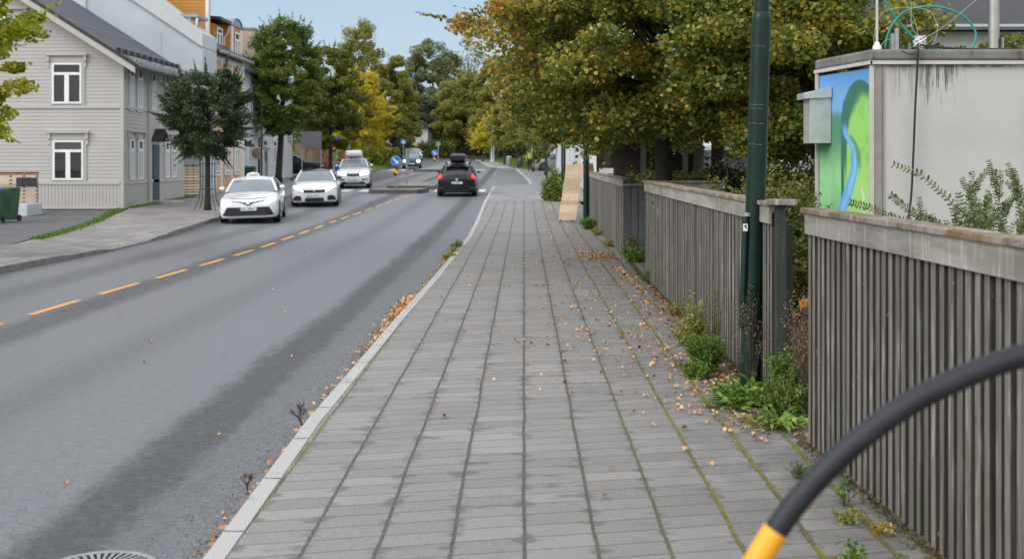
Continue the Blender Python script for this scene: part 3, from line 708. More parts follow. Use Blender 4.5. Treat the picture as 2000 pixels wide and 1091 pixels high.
# door with a little hood and lamp
dy = ys_(303)
d_ = MB(); d_.obox((0, dy, 0), (0, 1, 0), nr, -.42, .42, .01, .06, .15, 2.35); dr = d_.build('door', M['roof_blue'], H, bevel=.005)
MB().obox((0, dy, 0), (0, 1, 0), nr, -.3, -.26, .06, .1, 1.1, 1.25).build('handle', M['grey_metal'], dr)
mb = MB(); mb.prism([(-.55, 2.55), (0, 3.0), (.55, 2.55), (.55, 2.48), (0, 2.92), (-.55, 2.48)], o=(0, dy, 0), u=(0, 1, 0), v=(0, 0, 1), n=(1, 0, 0), d0=.0, d1=.42)
mb.build('door_hood', M['dark_metal'], H)
mb = MB(); mb.box(.02, .9, dy-.7, dy+1.2, -.15, .12); mb.build('door_step', M['kerb'], H)

# lattice fences, wall, mailbox, bins
def lattice(label, x0, y0, x1, y1, z0, z1, base=None):
    r = empty('lattice_fence', (x0, y0, zg(y0)), 0, label, 'fence')
    d = Vector((x1-x0, y1-y0, 0)); Ln = d.length; u = d/Ln; n = Vector((u.y, -u.x, 0)); o = (0, 0, 0)
    mb = MB(); z = z0
    while z < z1: mb.obox(o, u, n, 0, Ln, .0, .02, z, z+.075); z += .125
    mb.build('slat_panel', M['new_wood'], r)
    mb = MB(); s = 0
    while s < Ln+.01: mb.obox(o, u, n, s-.04, s+.04, -.05, -.001, z0-.05, z1+.02); s += .42
    mb.build('posts', M['red_wood'], r)
    MB().obox(o, u, n, -.05, Ln+.05, -.06, .05, z1+.02, z1+.07).build('cap', M['red_wood'], r)
    return r
lattice('brown lattice fence behind the green wheelie bins, on a low white wall', PX(-90, 41), 41.2, PX(69, 42), 42.2, .42, 1.35)
lattice('pale slatted lattice fence between the grey house and the pale building', PX(353, 53.4), 53.5, PX(389, 54.5), 54.6, .1, 1.32)
mb = MB(); mb.box(PX(-90, 41), PX(80, 42.5), 41.3, 42.6, -.1, .40); tag(mb.build('garden_wall', M['pale_wall'], bevel=.02), 'low white rendered wall under the brown lattice fence', 'wall')
mbx = empty('mailbox', (PX(34, 41.7), 41.75, .98), 0, 'wide dark mailboxes hung on the brown lattice fence', 'mailbox')
for i in range(3):
    MB().box(i*.22, i*.22+.21, -.16, .0, .0, .32).build('letter_box', M['dark_metal'], mbx, bevel=.008)
M['bin_green'] = simple('green_plastic', (.035, .085, .045), .5, .1, 4); M['bin_blue'] = simple('blue_plastic', (.03, .16, .45), .45, .05, 4)
def wheelie(x, y, label, rz=0, lid='bin_blue', body='bin_green', group=None):
    r = empty('wheelie_bin', (x, y, zg(y)-.04), rz, label, 'wheelie bin', group)
    mb = MB(); a, b = .23, .29
    vs = [(-a, -a, .06), (a, -a, .06), (a, a, .06), (-a, a, .06), (-b, -b-.03, .98), (b, -b-.03, .98), (b, b, .98), (-b, b, .98)]
    mb.add(vs, [(0, 1, 2, 3), (4, 5, 6, 7), (0, 1, 5, 4), (1, 2, 6, 5), (2, 3, 7, 6), (3, 0, 4, 7)]); mb.build('body', M[body], r, bevel=.02)
    mb = MB(); mb.box(-.31, .31, -.35, .30, .985, 1.02); mb.box(-.29, .29, -.30, .28, 1.02, 1.06); mb.build('lid', M[lid], r, bevel=.015)
    mb = MB(); mb.tube([(-.25, .36, 1.0), (.25, .36, 1.0)], .018, 8); mb.build('handle', M[body], r)
    for s in (-1, 1):
        mb = MB(); mb.tube([(s*.24, .24, .10), (s*.30, .24, .10)], .10, 16); mb.build('wheel', M['black'], r)
wheelie(PX(-15, 37.3), 37.3, 'green wheelie bin with blue lid, cut by the left edge of the photo', .2)
wheelie(PX(14, 38.2), 38.2, 'green wheelie bin standing right beside another at the brown lattice fence', -.1, lid='bin_green')
wheelie(-14.5, 68, 'green wheelie bin with blue lid by the white board wall behind the taxi', .0)

# ------------------------------------------------------------------ pale building, ochre house, white house, brick block
def house_label(r): return r
B = empty('pale_building', (-14.1, 55, 0), 0, 'pale blue grey rendered gable building behind the grey clapboard house', 'building')
bY = 55.0; bx = PX(396, bY); za = PZ(66, bY); zc = PZ(93, bY)
mb = MB(); mb.prism([(0, 0), (0, zc), (-10, zc+10*.67), (-20, zc), (-20, 0)], d0=0, d1=2.6); ob = mb.build('wall', M['pale_wall'], B)
mb = MB(); mb.prism([(.0, zc+.03), (.0, za), (-10, za+10*.776), (-10, zc+.03+10*.67)], d0=-.06, d1=2.62); mb.build('verge_panel', M['pale_band'], B)
mb = MB(); mb.prism([(.03, zc-.03), (.03, zc+.03), (-10, zc+.03+6.7), (-10, zc-.03+6.7)], d0=-.10, d1=-.062); mb.build('coping', M['grey_metal'], B)
mb = MB(); mb.box(-5.3, -5.22, -.08, -.0, 0.5, 9.6); mb.box(-7.2, -5.2, -.04, -.0, 9.52, 9.6); mb.box(-7.2, -5.3, -.025, -.001, 7.9, 9.5); mb.box(-3.9, -3.86, -.03, 0, 3, 7.9); mb.box(-1.9, -1.87, -.03, 0, 5, 7.6); mb.build('pipes', M['pale_band'], B)
mb = MB(); dz = PZ(30, bY); mb.box(-3.6, -.75, .8, 2.4, dz-1.8, dz); mb.build('dormer', M['pale_band'], B)
MB().box(-3.8, -.4, .7, 2.6, dz+.0, dz+.14).build('dormer_roof', M['grey_metal'], B)
mb = MB(); mb.tube([(-.45, .8, dz-.05), (-.5, .78, dz-.4), (-.95, .78, dz-.8), (-1.0, .78, dz-1.8)], .06, 8); mb.build('downpipe', M['white'], B, smooth=True)
MB().box(-1.2, -.55, .65, .79, dz-.75, dz-.2).build('dormer_face', M['ochre'], B)
B.location = (bx, bY, 0)

O = empty('ochre_house', (-14.15, 57.7, 0), 0, 'ochre yellow wooden house with dormers and white corner boards on the left', 'house')
def mkclad(name, mat, par, boxes, pitch=.16):
    mb = MB()
    for (x0, x1, y0, y1, z0, z1) in boxes:
        clad(mb, (x0, y0, 0), (1, 0, 0), (0, -1, 0), z0, z1, lambda z: 0, lambda z: x1-x0, pitch)
        clad(mb, (x1, y0, 0), (0, 1, 0), (1, 0, 0), z0, z1, lambda z: 0, lambda z: y1-y0, pitch)
        mb.box(x0, x1-.003, y0+.003, y1, z0, z1)
    return mb.build(name, mat, par)
EO = 7.0; OL = 7.0
mkclad('wall', M['peach'], O, [(-8, 0, 0, OL, .3, EO)])
mkclad('tower', M['ochre'], O, [(-8, -.45, 1.1, 1.75, 6.8, 15.5)])
MB().box(-.50, -.36, 1.02, 1.25, 7, 15.5).build('corner_board', M['white'], O)
mb = MB(); mb.box(.002, .05, -.02, .22, .3, EO); mb.box(.002, .05, OL-.25, OL+.02, .3, EO)
for yy in (2.0, 4.2, 6.3): mb.box(.002, .045, yy, yy+.16, .3, EO-.3)
mb.box(.0, .055, .22, OL-.25, EO-.35, EO-.12); mb.build('corner_board', M['white'], O)
mb = MB(); mb.prism([(.45, EO-.1), (.45, EO+.02), (-5, EO+3.9), (-5, EO+3.7)], d0=-.1, d1=OL+.1); mb.build('roof', M['roof_dark'], O)
mb = MB(); mb.tube([(.5, -.1, EO-.02), (.5, OL+.1, EO-.02)], .08, 8); mb.build('gutter', M['grey_metal'], O, smooth=True)
d1 = MB(); d1o = mkclad('dormer', M['ochre'], O, [(-3, -.12, 4.75, 6.85, 6.2, 8.75)])
mb = MB()
for i in range(9):
    a0, a1 = math.pi*i/9, math.pi*(i+1)/9
    mb.add([(x, 5.8-1.15*math.cos(a), 8.75+.42*math.sin(a)) for x in (-3, .0) for a in (a0, a1)], [(0, 1, 3, 2)])
mb.add([(-.06, 5.8-1.1*math.cos(math.pi*i/12), 8.75+.38*math.sin(math.pi*i/12)) for i in range(13)], [tuple(range(13))])
mb.build('arched_roof', M['grey_metal'], d1o)
MB().box(-.14, -.05, 4.70, 4.95, 6.2, 8.7).build('corner_board', M['white'], d1o)
MB().box(-.14, -.05, 6.70, 6.90, 6.2, 8.7).build('corner_board', M['white'], d1o)
window(O, (-.10, 5.8, 6.95), (0, 1, 0), (1, 0, 0), .9, 1.5, trim=None)
d2 = mkclad('dormer', M['ochre'], O, [(-3, -.5, 2.6, 4.6, 7.2, 8.6)])
mb = MB(); mb.prism([(-.1, 8.75), (-3, 8.95), (-3, 9.1), (-.1, 8.9)], d0=2.4, d1=4.9); mb.build('dormer_roof', M['dark_metal'], d2)
mb = MB(); mb.tube([(-.2, 4.7, 8.7), (-.3, 4.75, 8.3), (-.48, 4.75, 8.1), (-.48, 4.75, 7.3)], .05, 8); mb.build('downpipe', M['white'], O, smooth=True)
window(O, (-.48, 3.6, 7.35), (0, 1, 0), (1, 0, 0), 1.1, 1.1, trim=None)
for yy in (1.1, 3.2, 5.3):
    window(O, (.03, yy, 1.3), (0, 1, 0), (1, 0, 0), .9, 1.6, trim='white', header=False); window(O, (.03, yy, 4.2), (0, 1, 0), (1, 0, 0), .9, 1.6, trim='white', header=False)

D = empty('white_building', (-15.0, 64.9, 0), 0, 'long white board-clad building with a dark roof behind the street trees on the left', 'building')
mb = MB(); mb.box(-8, 0, 0, 19.0, .2, 6.9); s = 0
while s < 18.8: mb.box(.001, .03, s, s+.19, .5, 6.8); s += .22
mb.build('wall', M['white_clad'], D)
mb = MB(); mb.prism([(.45, 6.75), (.45, 6.9), (-4, 9.6), (-4, 9.4)], d0=-.2, d1=19.2); mb.prism([(-8.45, 6.75), (-8.45, 6.9), (-4, 9.6), (-4, 9.4)], d0=-.2, d1=19.2); mb.build('roof', M['roof_blue'], D)
for yy in (2.2, 5.2, 9.4, 12.5):
    window(D, (.03, yy, 1.7), (0, 1, 0), (1, 0, 0), 1.0, 1.4, trim='white', header=False); window(D, (.03, yy, 4.4), (0, 1, 0), (1, 0, 0), 1.0, 1.4, trim='white', header=False)
mb = MB(); mb.prism([(.02, 3.1), (.02, 2.95), (.75, 2.6), (.75, 2.72)], d0=1.0, d1=3.2); mb.box(.02, .74, .98, 1.0, 2.62, 3.0); mb.build('awning', M['dark_metal'], D)
E = empty('brick_block', (-15.4, 73.5, 0), 0, 'beige windowless brick gable rising above the white building roof on the left', 'building')
mb = MB(); mb.box(-9, 0, 0, 8, .3, PZ(58, 73.5)); mb.build('wall', M['beige_brick'], E)
MB().box(-9.1, .06, -.06, 8.1, PZ(58, 73.5), PZ(58, 73.5)+.12).build('coping', M['grey_metal'], E)

# ------------------------------------------------------------------ right side buildings
Wt = empty('white_house', (3.65, 58, zg(58)), 0, 'long low white clad house on the right beyond the bush', 'house')
mb = MB(); clad(mb, (0, 0, 0), (0, 1, 0), (-1, 0, 0), .0, 3.5, lambda z: 0, lambda z: 62, .16)
clad(mb, (0, 0, 0), (1, 0, 0), (0, -1, 0), .0, 3.5, lambda z: 0, lambda z: 8, .16); mb.box(.004, 8, .004, 62, -.5, 3.5); mb.build('wall', M['white_clad'], Wt)
mb = MB(); mb.prism([(-.5, 3.35), (-.5, 3.5), (4, 6.3), (8.5, 3.5), (8.5, 3.35), (4, 6.1)], d0=-.4, d1=62.4); mb.build('roof', M['roof_dark'], Wt)
for yy in (2, 6, 10, 16, 22, 30, 38): window(Wt, (0, yy, 1.1), (0, 1, 0), (-1, 0, 0), 1.1, 1.4, trim='white', header=False)
cp = empty('timber_shelter', (2.9, 39.5, zg(39.5)-.1), 0, 'dark brown timber shelter behind the hedge and the far board fence', 'shelter')
mb = MB()
for xx in (.1, 1.25, 2.6, 3.9, 5.2, 6.6): mb.box(xx, xx+.16, 0, .16, 0, 2.75)
mb.build('posts', M['dark_metal'], cp)
MB().box(0, 7, 2.6, 2.7, 0, 2.8).build('back_wall', M['shed_wood'], cp)
MB().box(-.2, 7.2, -.3, 3.2, 2.75, 2.95).build('roof', M['dark_metal'], cp)
mb = MB(); mb.prism([(0, 0), (.22, 0), (-.05, 1.75), (-.22, 1.75)], o=(2.62, 39.0, zg(39)), d0=0, d1=.05); tag(mb.build('wooden_board', M['red_wood']), 'red brown board leaning upright beside the dark timber shelter', 'board')
mb = MB()
for i in range(4): mb.box(2.72, 3.15, 38.2, 38.3, .9+i*.19, .9+i*.19+.165)
tag(mb.build('pale_crate', M['white_clad']), 'small pale slatted crate standing just above the far board fence', 'crate')
mb = MB(); mb.box(2.70, 3.17, 38.0, 38.6, -.1, .89); tag(mb.build('crate_stand', M['grey_board']), 'dark plinth under the small pale crate, hidden by the far fence', 'plinth')

Gr = empty('white_villa', (7.5, 30, 0), 0, 'white house with a dark slate roof behind the grey cabin at the top right', 'house')
ez = PZ(54, 30)
mb = MB(); clad(mb, (0, 0, 0), (1, 0, 0), (0, -1, 0), 0, ez-.1, lambda z: 0, lambda z: 16, .17); mb.box(0, 16, .004, 9, -.2, ez-.1); mb.build('wall', M['white'], Gr)
mb = MB(); mb.prism([(-.55, ez-.12), (-.55, ez), (4.5, ez+3.6), (9.5, ez), (9.5, ez-.12), (4.5, ez+3.4)], u=(0, 1, 0), n=(1, 0, 0), d0=-.6, d1=16.6); mb.build('roof', M['roof_dark'], Gr)
mb = MB(); mb.tube([(-.6, -.6, ez-.05), (16.6, -.6, ez-.05)], .07, 8); mb.build('gutter', M['grey_metal'], Gr)
window(Gr, (3.2, 0, 2.0), (1, 0, 0), (0, -1, 0), 1.2, 1.4, header=False, trim='white'); window(Gr, (7, 0, 2.0), (1, 0, 0), (0, -1, 0), 1.2, 1.4, header=False, trim='white')
SH = empty('grey_shed', (6.2, 38, 0), 0, 'pale grey roofed shed glimpsed through the linden leaves', 'shed')
MB().box(0, 4, 0, 4, 0, 2.3).build('wall', M['grey_board'], SH)
mb = MB(); mb.prism([(-.3, 2.2), (-.3, 2.32), (2, 3.7), (4.3, 2.32), (4.3, 2.2), (2, 3.55)], u=(0, 1, 0), n=(1, 0, 0), d0=-.3, d1=4.3); mb.build('roof', M['pale_band'], SH)
far = empty('distant_house', (PX(792, 165), 165, zg(165)), 0, 'small distant white and orange house seen under the trees above the blue car', 'house')
MB().box(-3, 3, 0, 6, 0, 4.0).build('wall', M['white_clad'], far); MB().box(-3.02, 3.02, -.05, 6, 0, 1.6).build('base_wall', M['peach'], far)
mb = MB(); mb.prism([(-3.5, 3.9), (0, 6), (3.5, 3.9)], d0=-.4, d1=6.4); mb.build('roof', M['roof_dark'], far)

# ------------------------------------------------------------------ grey cabin with mural
cD = 14.0; cX = PX(1703, cD); cXR = cX+4.6; cYB = cD*215/195.
CB = empty('measuring_cabin', (cX, cD, 0), 0, 'grey windowless cabin with a green and blue landscape mural on its end', 'cabin')
zt = PZ(97, cD); ztw = PZ(124, cD)
def m_cabin():
    t = NT('speckled_grey_panel'); f = t.noise(70, 3, .7); X, Y, Z = t.xyz()
    c = t.mix(t.mr(f, .3, .7, 0, 1), (.44, .43, .42), (.54, .53, .52))
    c = t.mix(t.mr(t.noise(1.2, 4, .6), .45, .7, 0, .35), c, (.38, .36, .345))
    dr = t.noise(26, 4, .75, stretch=(1, 1, .05)); n2 = t.noise(1.7, 3, .5, stretch=(1, 1, .01))
    zone = t.m_('MULTIPLY', t.mr(t.m_('ABSOLUTE', t.m_('SUBTRACT', X, .78)), .12, .34, 1, 0), 1)
    zone = t.m_('MAXIMUM', zone, t.mr(t.m_('ABSOLUTE', t.m_('SUBTRACT', X, .36)), .0, .22, .55, 0))
    lim = t.m_('ADD', t.mr(dr, .35, .68, .0, .62), 0)
    down = t.m_('SUBTRACT', ztw-.02, Z)
    st = t.m_('MULTIPLY', t.mr(t.m_('SUBTRACT', lim, down), .0, .25, 0, 1), zone)
    c = t.mix(t.m_('MULTIPLY', st, .85), c, (.05, .05, .045))
    c = t.mix(t.m_('MULTIPLY', t.mr(down, 0, .05, .8, 0), t.mr(t.noise(9, 3), .4, .6, 0, 1)), c, (.08, .08, .07))
    chip = t.m_('MULTIPLY', t.mr(t.noise(13, 3, .7), .68, .71, 0, .8), t.mr(t.noise(1.3, 2), .52, .6, 0, 1))
    c = t.mix(chip, c, (.22, .19, .17)); t.bump(f, .15, .005)
    return t.fin(c, .6)
mb = MB(); mb.box(.04, 4.6, 0, cYB-cD, .1, ztw); mb.build('wall', m_cabin(), CB)
# mural painted on the end panel (u towards the back, v up): real paint on a flat panel
W_m, H_m = cYB-cD-.06, ztw-.15
nu, nv = 90, 170
U, V_ = np.meshgrid(np.linspace(0, 1, nu), np.linspace(0, 1, nv))
def sst(a, b, x): t_ = np.clip((x-a)/(b-a), 0, 1); return t_*t_*(3-2*t_)
def vn(U, V, s, seed):
    r = np.random.default_rng(seed); g = r.random((s*2+2, s*2+2)); x = U*s; y = V*s*2*.9
    xi = np.minimum(x.astype(int), s*2); yi = np.minimum(y.astype(int), s*2); fx = sst(0, 1, x-xi); fy = sst(0, 1, y-yi)
    return (g[yi, xi]*(1-fx)+g[yi, xi+1]*fx)*(1-fy)+(g[yi+1, xi]*(1-fx)+g[yi+1, xi+1]*fx)*fy
# in the photo the left of the face is its far end: u=1 far, u=0 near corner
X_ = 1-U; T_ = 1-V_/1.0      # X_ left to right as seen, T_ 0 top
T_ = T_*H_m/1.72             # 0..1 over the visible 1.72 m
n1 = vn(X_, V_, 6, 1)*.6+vn(X_, V_, 14, 2)*.4
def lay(col, new, a): return col*(1-a[..., None])+np.array(new)*a[..., None]
col = np.zeros(U.shape+(3,))+np.array((.10, .30, .62))
col = lay(col, (.22, .45, .75), sst(.0, .22, T_)*.6)
hill2 = .26+.08*np.abs(X_-.38)/.3-.16*np.exp(-((X_-.1)/.15)**2)*.6
a = sst(hill2-.02, hill2+.05, T_); col = lay(col, (.07, .25, .16), a)
a2 = sst(.42, .75, T_+n1*.12-.06); col = lay(col, (.30, .62, .30), a2*(X_ < 2))
hx = .74; hw = .26
hr = 1-((X_-hx-.05)/.36)**2
hill = .40-.34*np.sqrt(np.clip(hr, 0, 1)); hill = np.where(hr <= 0, 2, hill)
a = sst(hill, hill+.015, T_)*(X_ > .44-.0); col = lay(col, (.03, .16, .10), a)
hr2 = 1-((X_-hx-.16)/.34)**2; hi2 = .48-.34*np.sqrt(np.clip(hr2, 0, 1)); hi2 = np.where(hr2 <= 0, 2, hi2)
a = sst(hi2-.02, hi2+.10, T_+n1*.08-.04); col = lay(col, (.30, .62, .14), a)
a = sst(.55, .8, T_)*(X_ > .5); col = lay(col, (.38, .72, .20), a*.7)
# dark valley side and river
rc = .53+.07*np.sin((T_-.42)*7)-.14*sst(.62, 1.05, T_)+.10*sst(.42, .55, T_)
rw = .05+.05*sst(.5, .9, T_)
a = (1-sst(rw*.8, rw*1.0, np.abs(X_-rc-.07)))*sst(.42, .46, T_)*(1-sst(.60, .72, T_)); col = lay(col, (.05, .22, .18), a*.75)
a = (1-sst(rw*.8, rw*1.05, np.abs(X_-rc)))*sst(.33, .42, T_); col = lay(col, (.13, .40, .78), a)
a = (1-sst(rw*.25, rw*.6, np.abs(X_-rc-.01)))*sst(.42, .5, T_); col = lay(col, (.30, .62, .82), a*.6)
a = (1-sst(.0, .035, np.abs(X_-.49)))*(1-sst(.36, .42, T_))*sst(.16, .26, T_); col = lay(col, (.04, .12, .28), a*.8)
a = (1-sst(.012, .02, np.abs(X_-.86-.02*np.sin(T_*60))))*sst(.78, .82, T_); col = lay(col, (.70, .70, .66), a)
a = sst(.57, .62, n1)*(T_ > .2)*.18; col = lay(col, (.05, .22, .08), a)
me = bpy.data.meshes.new('mural'); vs = np.stack([np.zeros_like(U), .03+U*W_m, .1+V_*H_m], -1).reshape(-1, 3)
fs = [(i*nu+j, i*nu+j+1, (i+1)*nu+j+1, (i+1)*nu+j) for i in range(nv-1) for j in range(nu-1)]
me.from_pydata([tuple(v) for v in vs], [], fs); ca = me.color_attributes.new('paint', 'FLOAT_COLOR', 'POINT')
ca.data.foreach_set('color', np.concatenate([col.reshape(-1, 3), np.ones((nu*nv, 1))], 1).astype(np.float32).ravel())
t = NT('mural_paint'); at_ = t.n('ShaderNodeAttribute', {'attribute_name': 'paint'}); t.bump(t.noise(90, 3, .7), .12, .004)
me.materials.append(t.fin(at_.outputs['Color'], .5)); mo = bpy.data.objects.new('mural', me); C.objects.link(mo); mo.parent = CB
# the far end stands slightly further left, as built: shear of the plan
sh = PX(1597, cYB)-cX
mo.rotation_euler = (0, 0, math.atan2(-sh, cYB-cD)); 
M['cab_trim'] = simple('cream_trim', (.50, .48, .45), .5, .08, 3); M['cab_strip'] = simple('taupe_corner_strip', (.26, .235, .22), .5, .08, 6)
def m_roofm():
    t = NT('grey_roof_membrane'); n = t.noise(3, 5, .7); c = t.mix(t.mr(n, .35, .65), (.13, .125, .12), (.20, .195, .19)); s = t.noise(5, 4, .8, stretch=(1, 1, .3))
    c = t.mix(t.mr(s, .55, .68, 0, .8), c, (.03, .03, .028)); t.bump(n, .4, .02); return t.fin(c, .85)
mb = MB(); mb.add([(-.03, -.06, ztw+.03), (4.7, -.06, ztw+.03), (4.7, cYB-cD+.05, ztw+.03), (sh-.03, cYB-cD+.05, ztw+.03), (-.03, -.06, zt), (4.7, -.06, zt), (4.7, cYB-cD+.05, zt), (sh-.03, cYB-cD+.05, zt)],
   [(0, 1, 2, 3), (4, 5, 6, 7), (0, 1, 5, 4), (1, 2, 6, 5), (2, 3, 7, 6), (3, 0, 4, 7)]); mb.build('roof_edge', m_roofm(), CB, bevel=.03)
mb = MB(); mb.box(-.035, 4.7, -.05, -.002, ztw-.015, ztw+.028)
mb.add([(-.045, -.05, ztw-.015), (-.004, -.05, ztw-.015), (sh-.0, cYB-cD+.03, ztw-.015), (sh-.045, cYB-cD+.03, ztw-.015), (-.045, -.05, ztw+.027), (-.004, -.05, ztw+.027), (sh, cYB-cD+.03, ztw+.027), (sh-.045, cYB-cD+.03, ztw+.027)],
   [(0, 1, 2, 3), (4, 5, 6, 7), (0, 1, 5, 4), (1, 2, 6, 5), (2, 3, 7, 6), (3, 0, 4, 7)])
mb.box(-.025, .02, -.02, .03, .1, ztw-.016); mb.box(sh-.03, sh+.01, cYB-cD-.03, cYB-cD+.02, .1, ztw-.016); mb.build('trim', M['cab_trim'], CB, bevel=.004)
mb = MB(); mb.box(.022, .115, -.012, -.001, .1, ztw-.017); mb.box(.12, .132, -.02, -.001, .1, ztw-.017); mb.build('corner_strip', M['cab_strip'], CB)
mb = MB()
for i in range(7): mb.tube([(.075, -.012, ztw-.12-i*.3), (.075, -.018, ztw-.12-i*.3)], .008, 8)
mb.build('screws', M['grey_metal'], CB)
# aluminium vent box
vy0, vy1 = (cYB-cD)*.72, (cYB-cD)*.95; vx = sh*.74; vz0, vz1 = PZ(280, cD+1.05), PZ(172, cD+1.05)
vb = MB(); vb.add([(vx-.265, vy0, vz0), (vx+.0, vy0, vz0), (vx+.0, vy1, vz0), (vx-.265, vy1, vz0), (vx-.265, vy0, vz1-.12), (vx+.0, vy0, vz1-.12), (vx+.0, vy1, vz1-.12), (vx-.265, vy1, vz1-.12)],
   [(0, 1, 2, 3), (4, 5, 6, 7), (0, 1, 5, 4), (1, 2, 6, 5), (2, 3, 7, 6), (3, 0, 4, 7)])
alu = simple('brushed_aluminium', (.50, .54, .52), .45, .08, 8, Metallic=.5)
vo = vb.build('vent_box', alu, CB, bevel=.006)
mb = MB(); mb.prism([(vx-.34, vz1-.135), (vx-.34, vz1-.06), (vx-.0, vz1+.01), (vx-.0, vz1-.12)], d0=vy0-.03, d1=vy1+.03); mb.build('vent_hood', alu, vo, bevel=.004)
# black cable down the front
def cable(name, pts, r, mat, parent=None, n=8):
    P = [Vector(p) for p in pts]; out = []
    for i in range(len(P)-1):
        p0, p1, p2, p3 = P[max(i-1, 0)], P[i], P[i+1], P[min(i+2, len(P)-1)]
        for k in range(8):
            t_ = k/8; out.append(.5*((2*p1)+(p2-p0)*t_+(2*p0-5*p1+4*p2-p3)*t_*t_+(3*p1-p0-3*p2+p3)*t_**3))
    out.append(P[-1]); return MB().tube(out, r, n).build(name, mat, parent, smooth='full')
def q(px, py, dy=-.08, par=(cX, cD)):
    Y = cD+dy; return (PX(px, Y)-cX, dy, PZ(py, Y))
cable('cable', [q(1793, 86, .1), q(1793, 97, -.1), q(1792, 125), q(1788, 200), q(1784, 300), q(1780, 380), q(1774, 440), q(1770, 600)], .012, M['black'], CB)
cable('cable', [q(1990, 96, .02), q(1900, 96, .02), q(1850, 94, .05), q(1797, 88, .1)], .012, M['black'], CB)
cable('cable', [q(1793, 88, .06), q(1783, 106, -.09), q(1762, 100, -.06), q(1748, 97, .1)], .005, M['black'], CB)
teal = simple('teal_hose', (.02, .26, .24), .4, .1, 5); galv = M['grey_metal']
m1 = empty('antenna_hoop', (cX, cD, zt), 0, 'thin teal hose looped in a big arch above the grey cabin roof', 'hose')
def q2(px, py, dy=.25): Y = cD+dy; return (PX(px, Y)-cX, dy, PZ(py, Y)-zt)
cable('hose', [q2(1729, 94), q2(1733, 72), q2(1745, 45), q2(1770, 22), q2(1810, 13), q2(1850, 18), q2(1885, 35), q2(1905, 62), q2(1903, 85), q2(1897, 95)], .014, teal, m1)
cable('hose', [q2(1722, -20, .3), q2(1735, 15, .3), q2(1755, 42, .3), q2(1780, 70, .3), q2(1800, 86, .3), q2(1825, 95, .3)], .016, teal, m1)
m2 = empty('antenna_mast', (PX(1941, cD+.3), cD+.3, zt), 0, 'thick galvanised mast standing on the right of the grey cabin roof', 'mast')
mb = MB(); mb.tube([(0, 0, .02), (0, 0, 3.2)], .062, 24); mb.build('pole', simple('brushed_steel', (.42, .41, .38), .35, .12, 3, Metallic=.85), m2, smooth=True)
mb = MB(); mb.box(-.1, .16, -.12, .12, 0, .03); mb.box(.07, .085, -.08, .08, .03, .16); mb.build('foot_plate', galv, m2)
m3 = empty('antenna_rod', (PX(1713, cD+.15), cD+.15, zt), 0, 'thin pale rod on a round foot at the corner of the cabin roof', 'antenna')
mb = MB(); mb.tube([(0, 0, .0), (0, 0, 3.0)], .016, 12); mb.build('rod', M['cab_trim'], m3, smooth=True)
mb = MB(); mb.tube([(0, 0, .0), (0, 0, .05), (0, 0, .07), (0, 0, .1)], [.05, .05, .03, .025], 16); mb.build('foot', M['white'], m3)
m4 = empty('wire_bracket', (PX(1797, cD+.2), cD+.2, zt), 0, 'small metal bracket wrapped in white wires on the cabin roof', 'bracket')
mb = MB(); mb.box(-.3, -.26, -.05, .0, 0, .26); mb.box(-.34, -.3, -.02, .05, 0, .2); mb.box(-.03, .03, -.02, .02, 0, .12); mb.build('upright', galv, m4)
r5 = random.Random(5); mb = MB()
for i in range(9):
    p = [(r5.uniform(-.07, .07), r5.uniform(-.04, .04), .10+r5.uniform(-.05, .08)) for _ in range(5)]; mb.tube(p, .008, 6)
mb.build('wire_bundle', M['white'], m4)
wm = simple('pale_wire', (.35, .36, .34), .5)
for pts in ([(-.02, 0, .14), (-.06, 0, .35), (-.2, 0, .65), (-.28, 0, 1.2)], [(-.02, 0, .16), (-.1, 0, .3), (-.12, 0, .6), (-.35, 0, .75), (-.6, 0, 1.1)], [(0, 0, .12), (.3, 0, .3), (.8, 0, .7), (1.5, 0, 1.1)], [(0, 0, .1), (-.2, .02, -.02), (-.16, 0, .0)],
            [(-.05, 0, .12), (.12, 0, .05), (.2, 0, .25), (.12, 0, .45), (-.1, 0, .5), (-.4, 0, .46), (-.52, 0, .25), (-.53, 0, .0)], [(-.5, 0, 0), (-.4, 0, .12), (-.3, 0, .14)]):
    cable('wire', pts, .004, wm, m4, 6)

# ------------------------------------------------------------------ black hoop in the foreground
hp = empty('barrier_hoop', (PX(1440, 2.5)-.12, 2.5, 0), 0, 'out of focus black tubular hoop with a yellow lower sleeve in the right foreground', 'hoop')
ox = hp.location.x
pts = [(PX(px, 2.5)-ox, 0, PZ(py, 2.5)) for px, py in ((1512, 1040), (1560, 975), (1625, 905), (1700, 840), (1780, 785), (1860, 745), (1940, 712), (2010, 692), (2090, 682), (2200, 690), (2330, 740), (2450, 840))]
e = pts[-1]; pts += [(e[0]+.12, 0, e[2]-.25), (e[0]+.15, 0, .6), (e[0]+.15, 0, -.0)]
mt = simple('matt_black_tube', (.012, .014, .019), .55, .35, 14, .15)
cable('tube', pts, .0245, mt, hp, 24)
y0 = [(PX(px, 2.5)-ox, 0, PZ(py, 2.5)) for px, py in ((1515, 1035), (1480, 1092), (1455, 1140))]
cable('yellow_sleeve', y0+[(.02, 0, .8), (0, 0, .5), (0, 0, 0)], .0262, simple('yellow_plastic', (.80, .38, .02), .4, .05, 5), hp, 24)

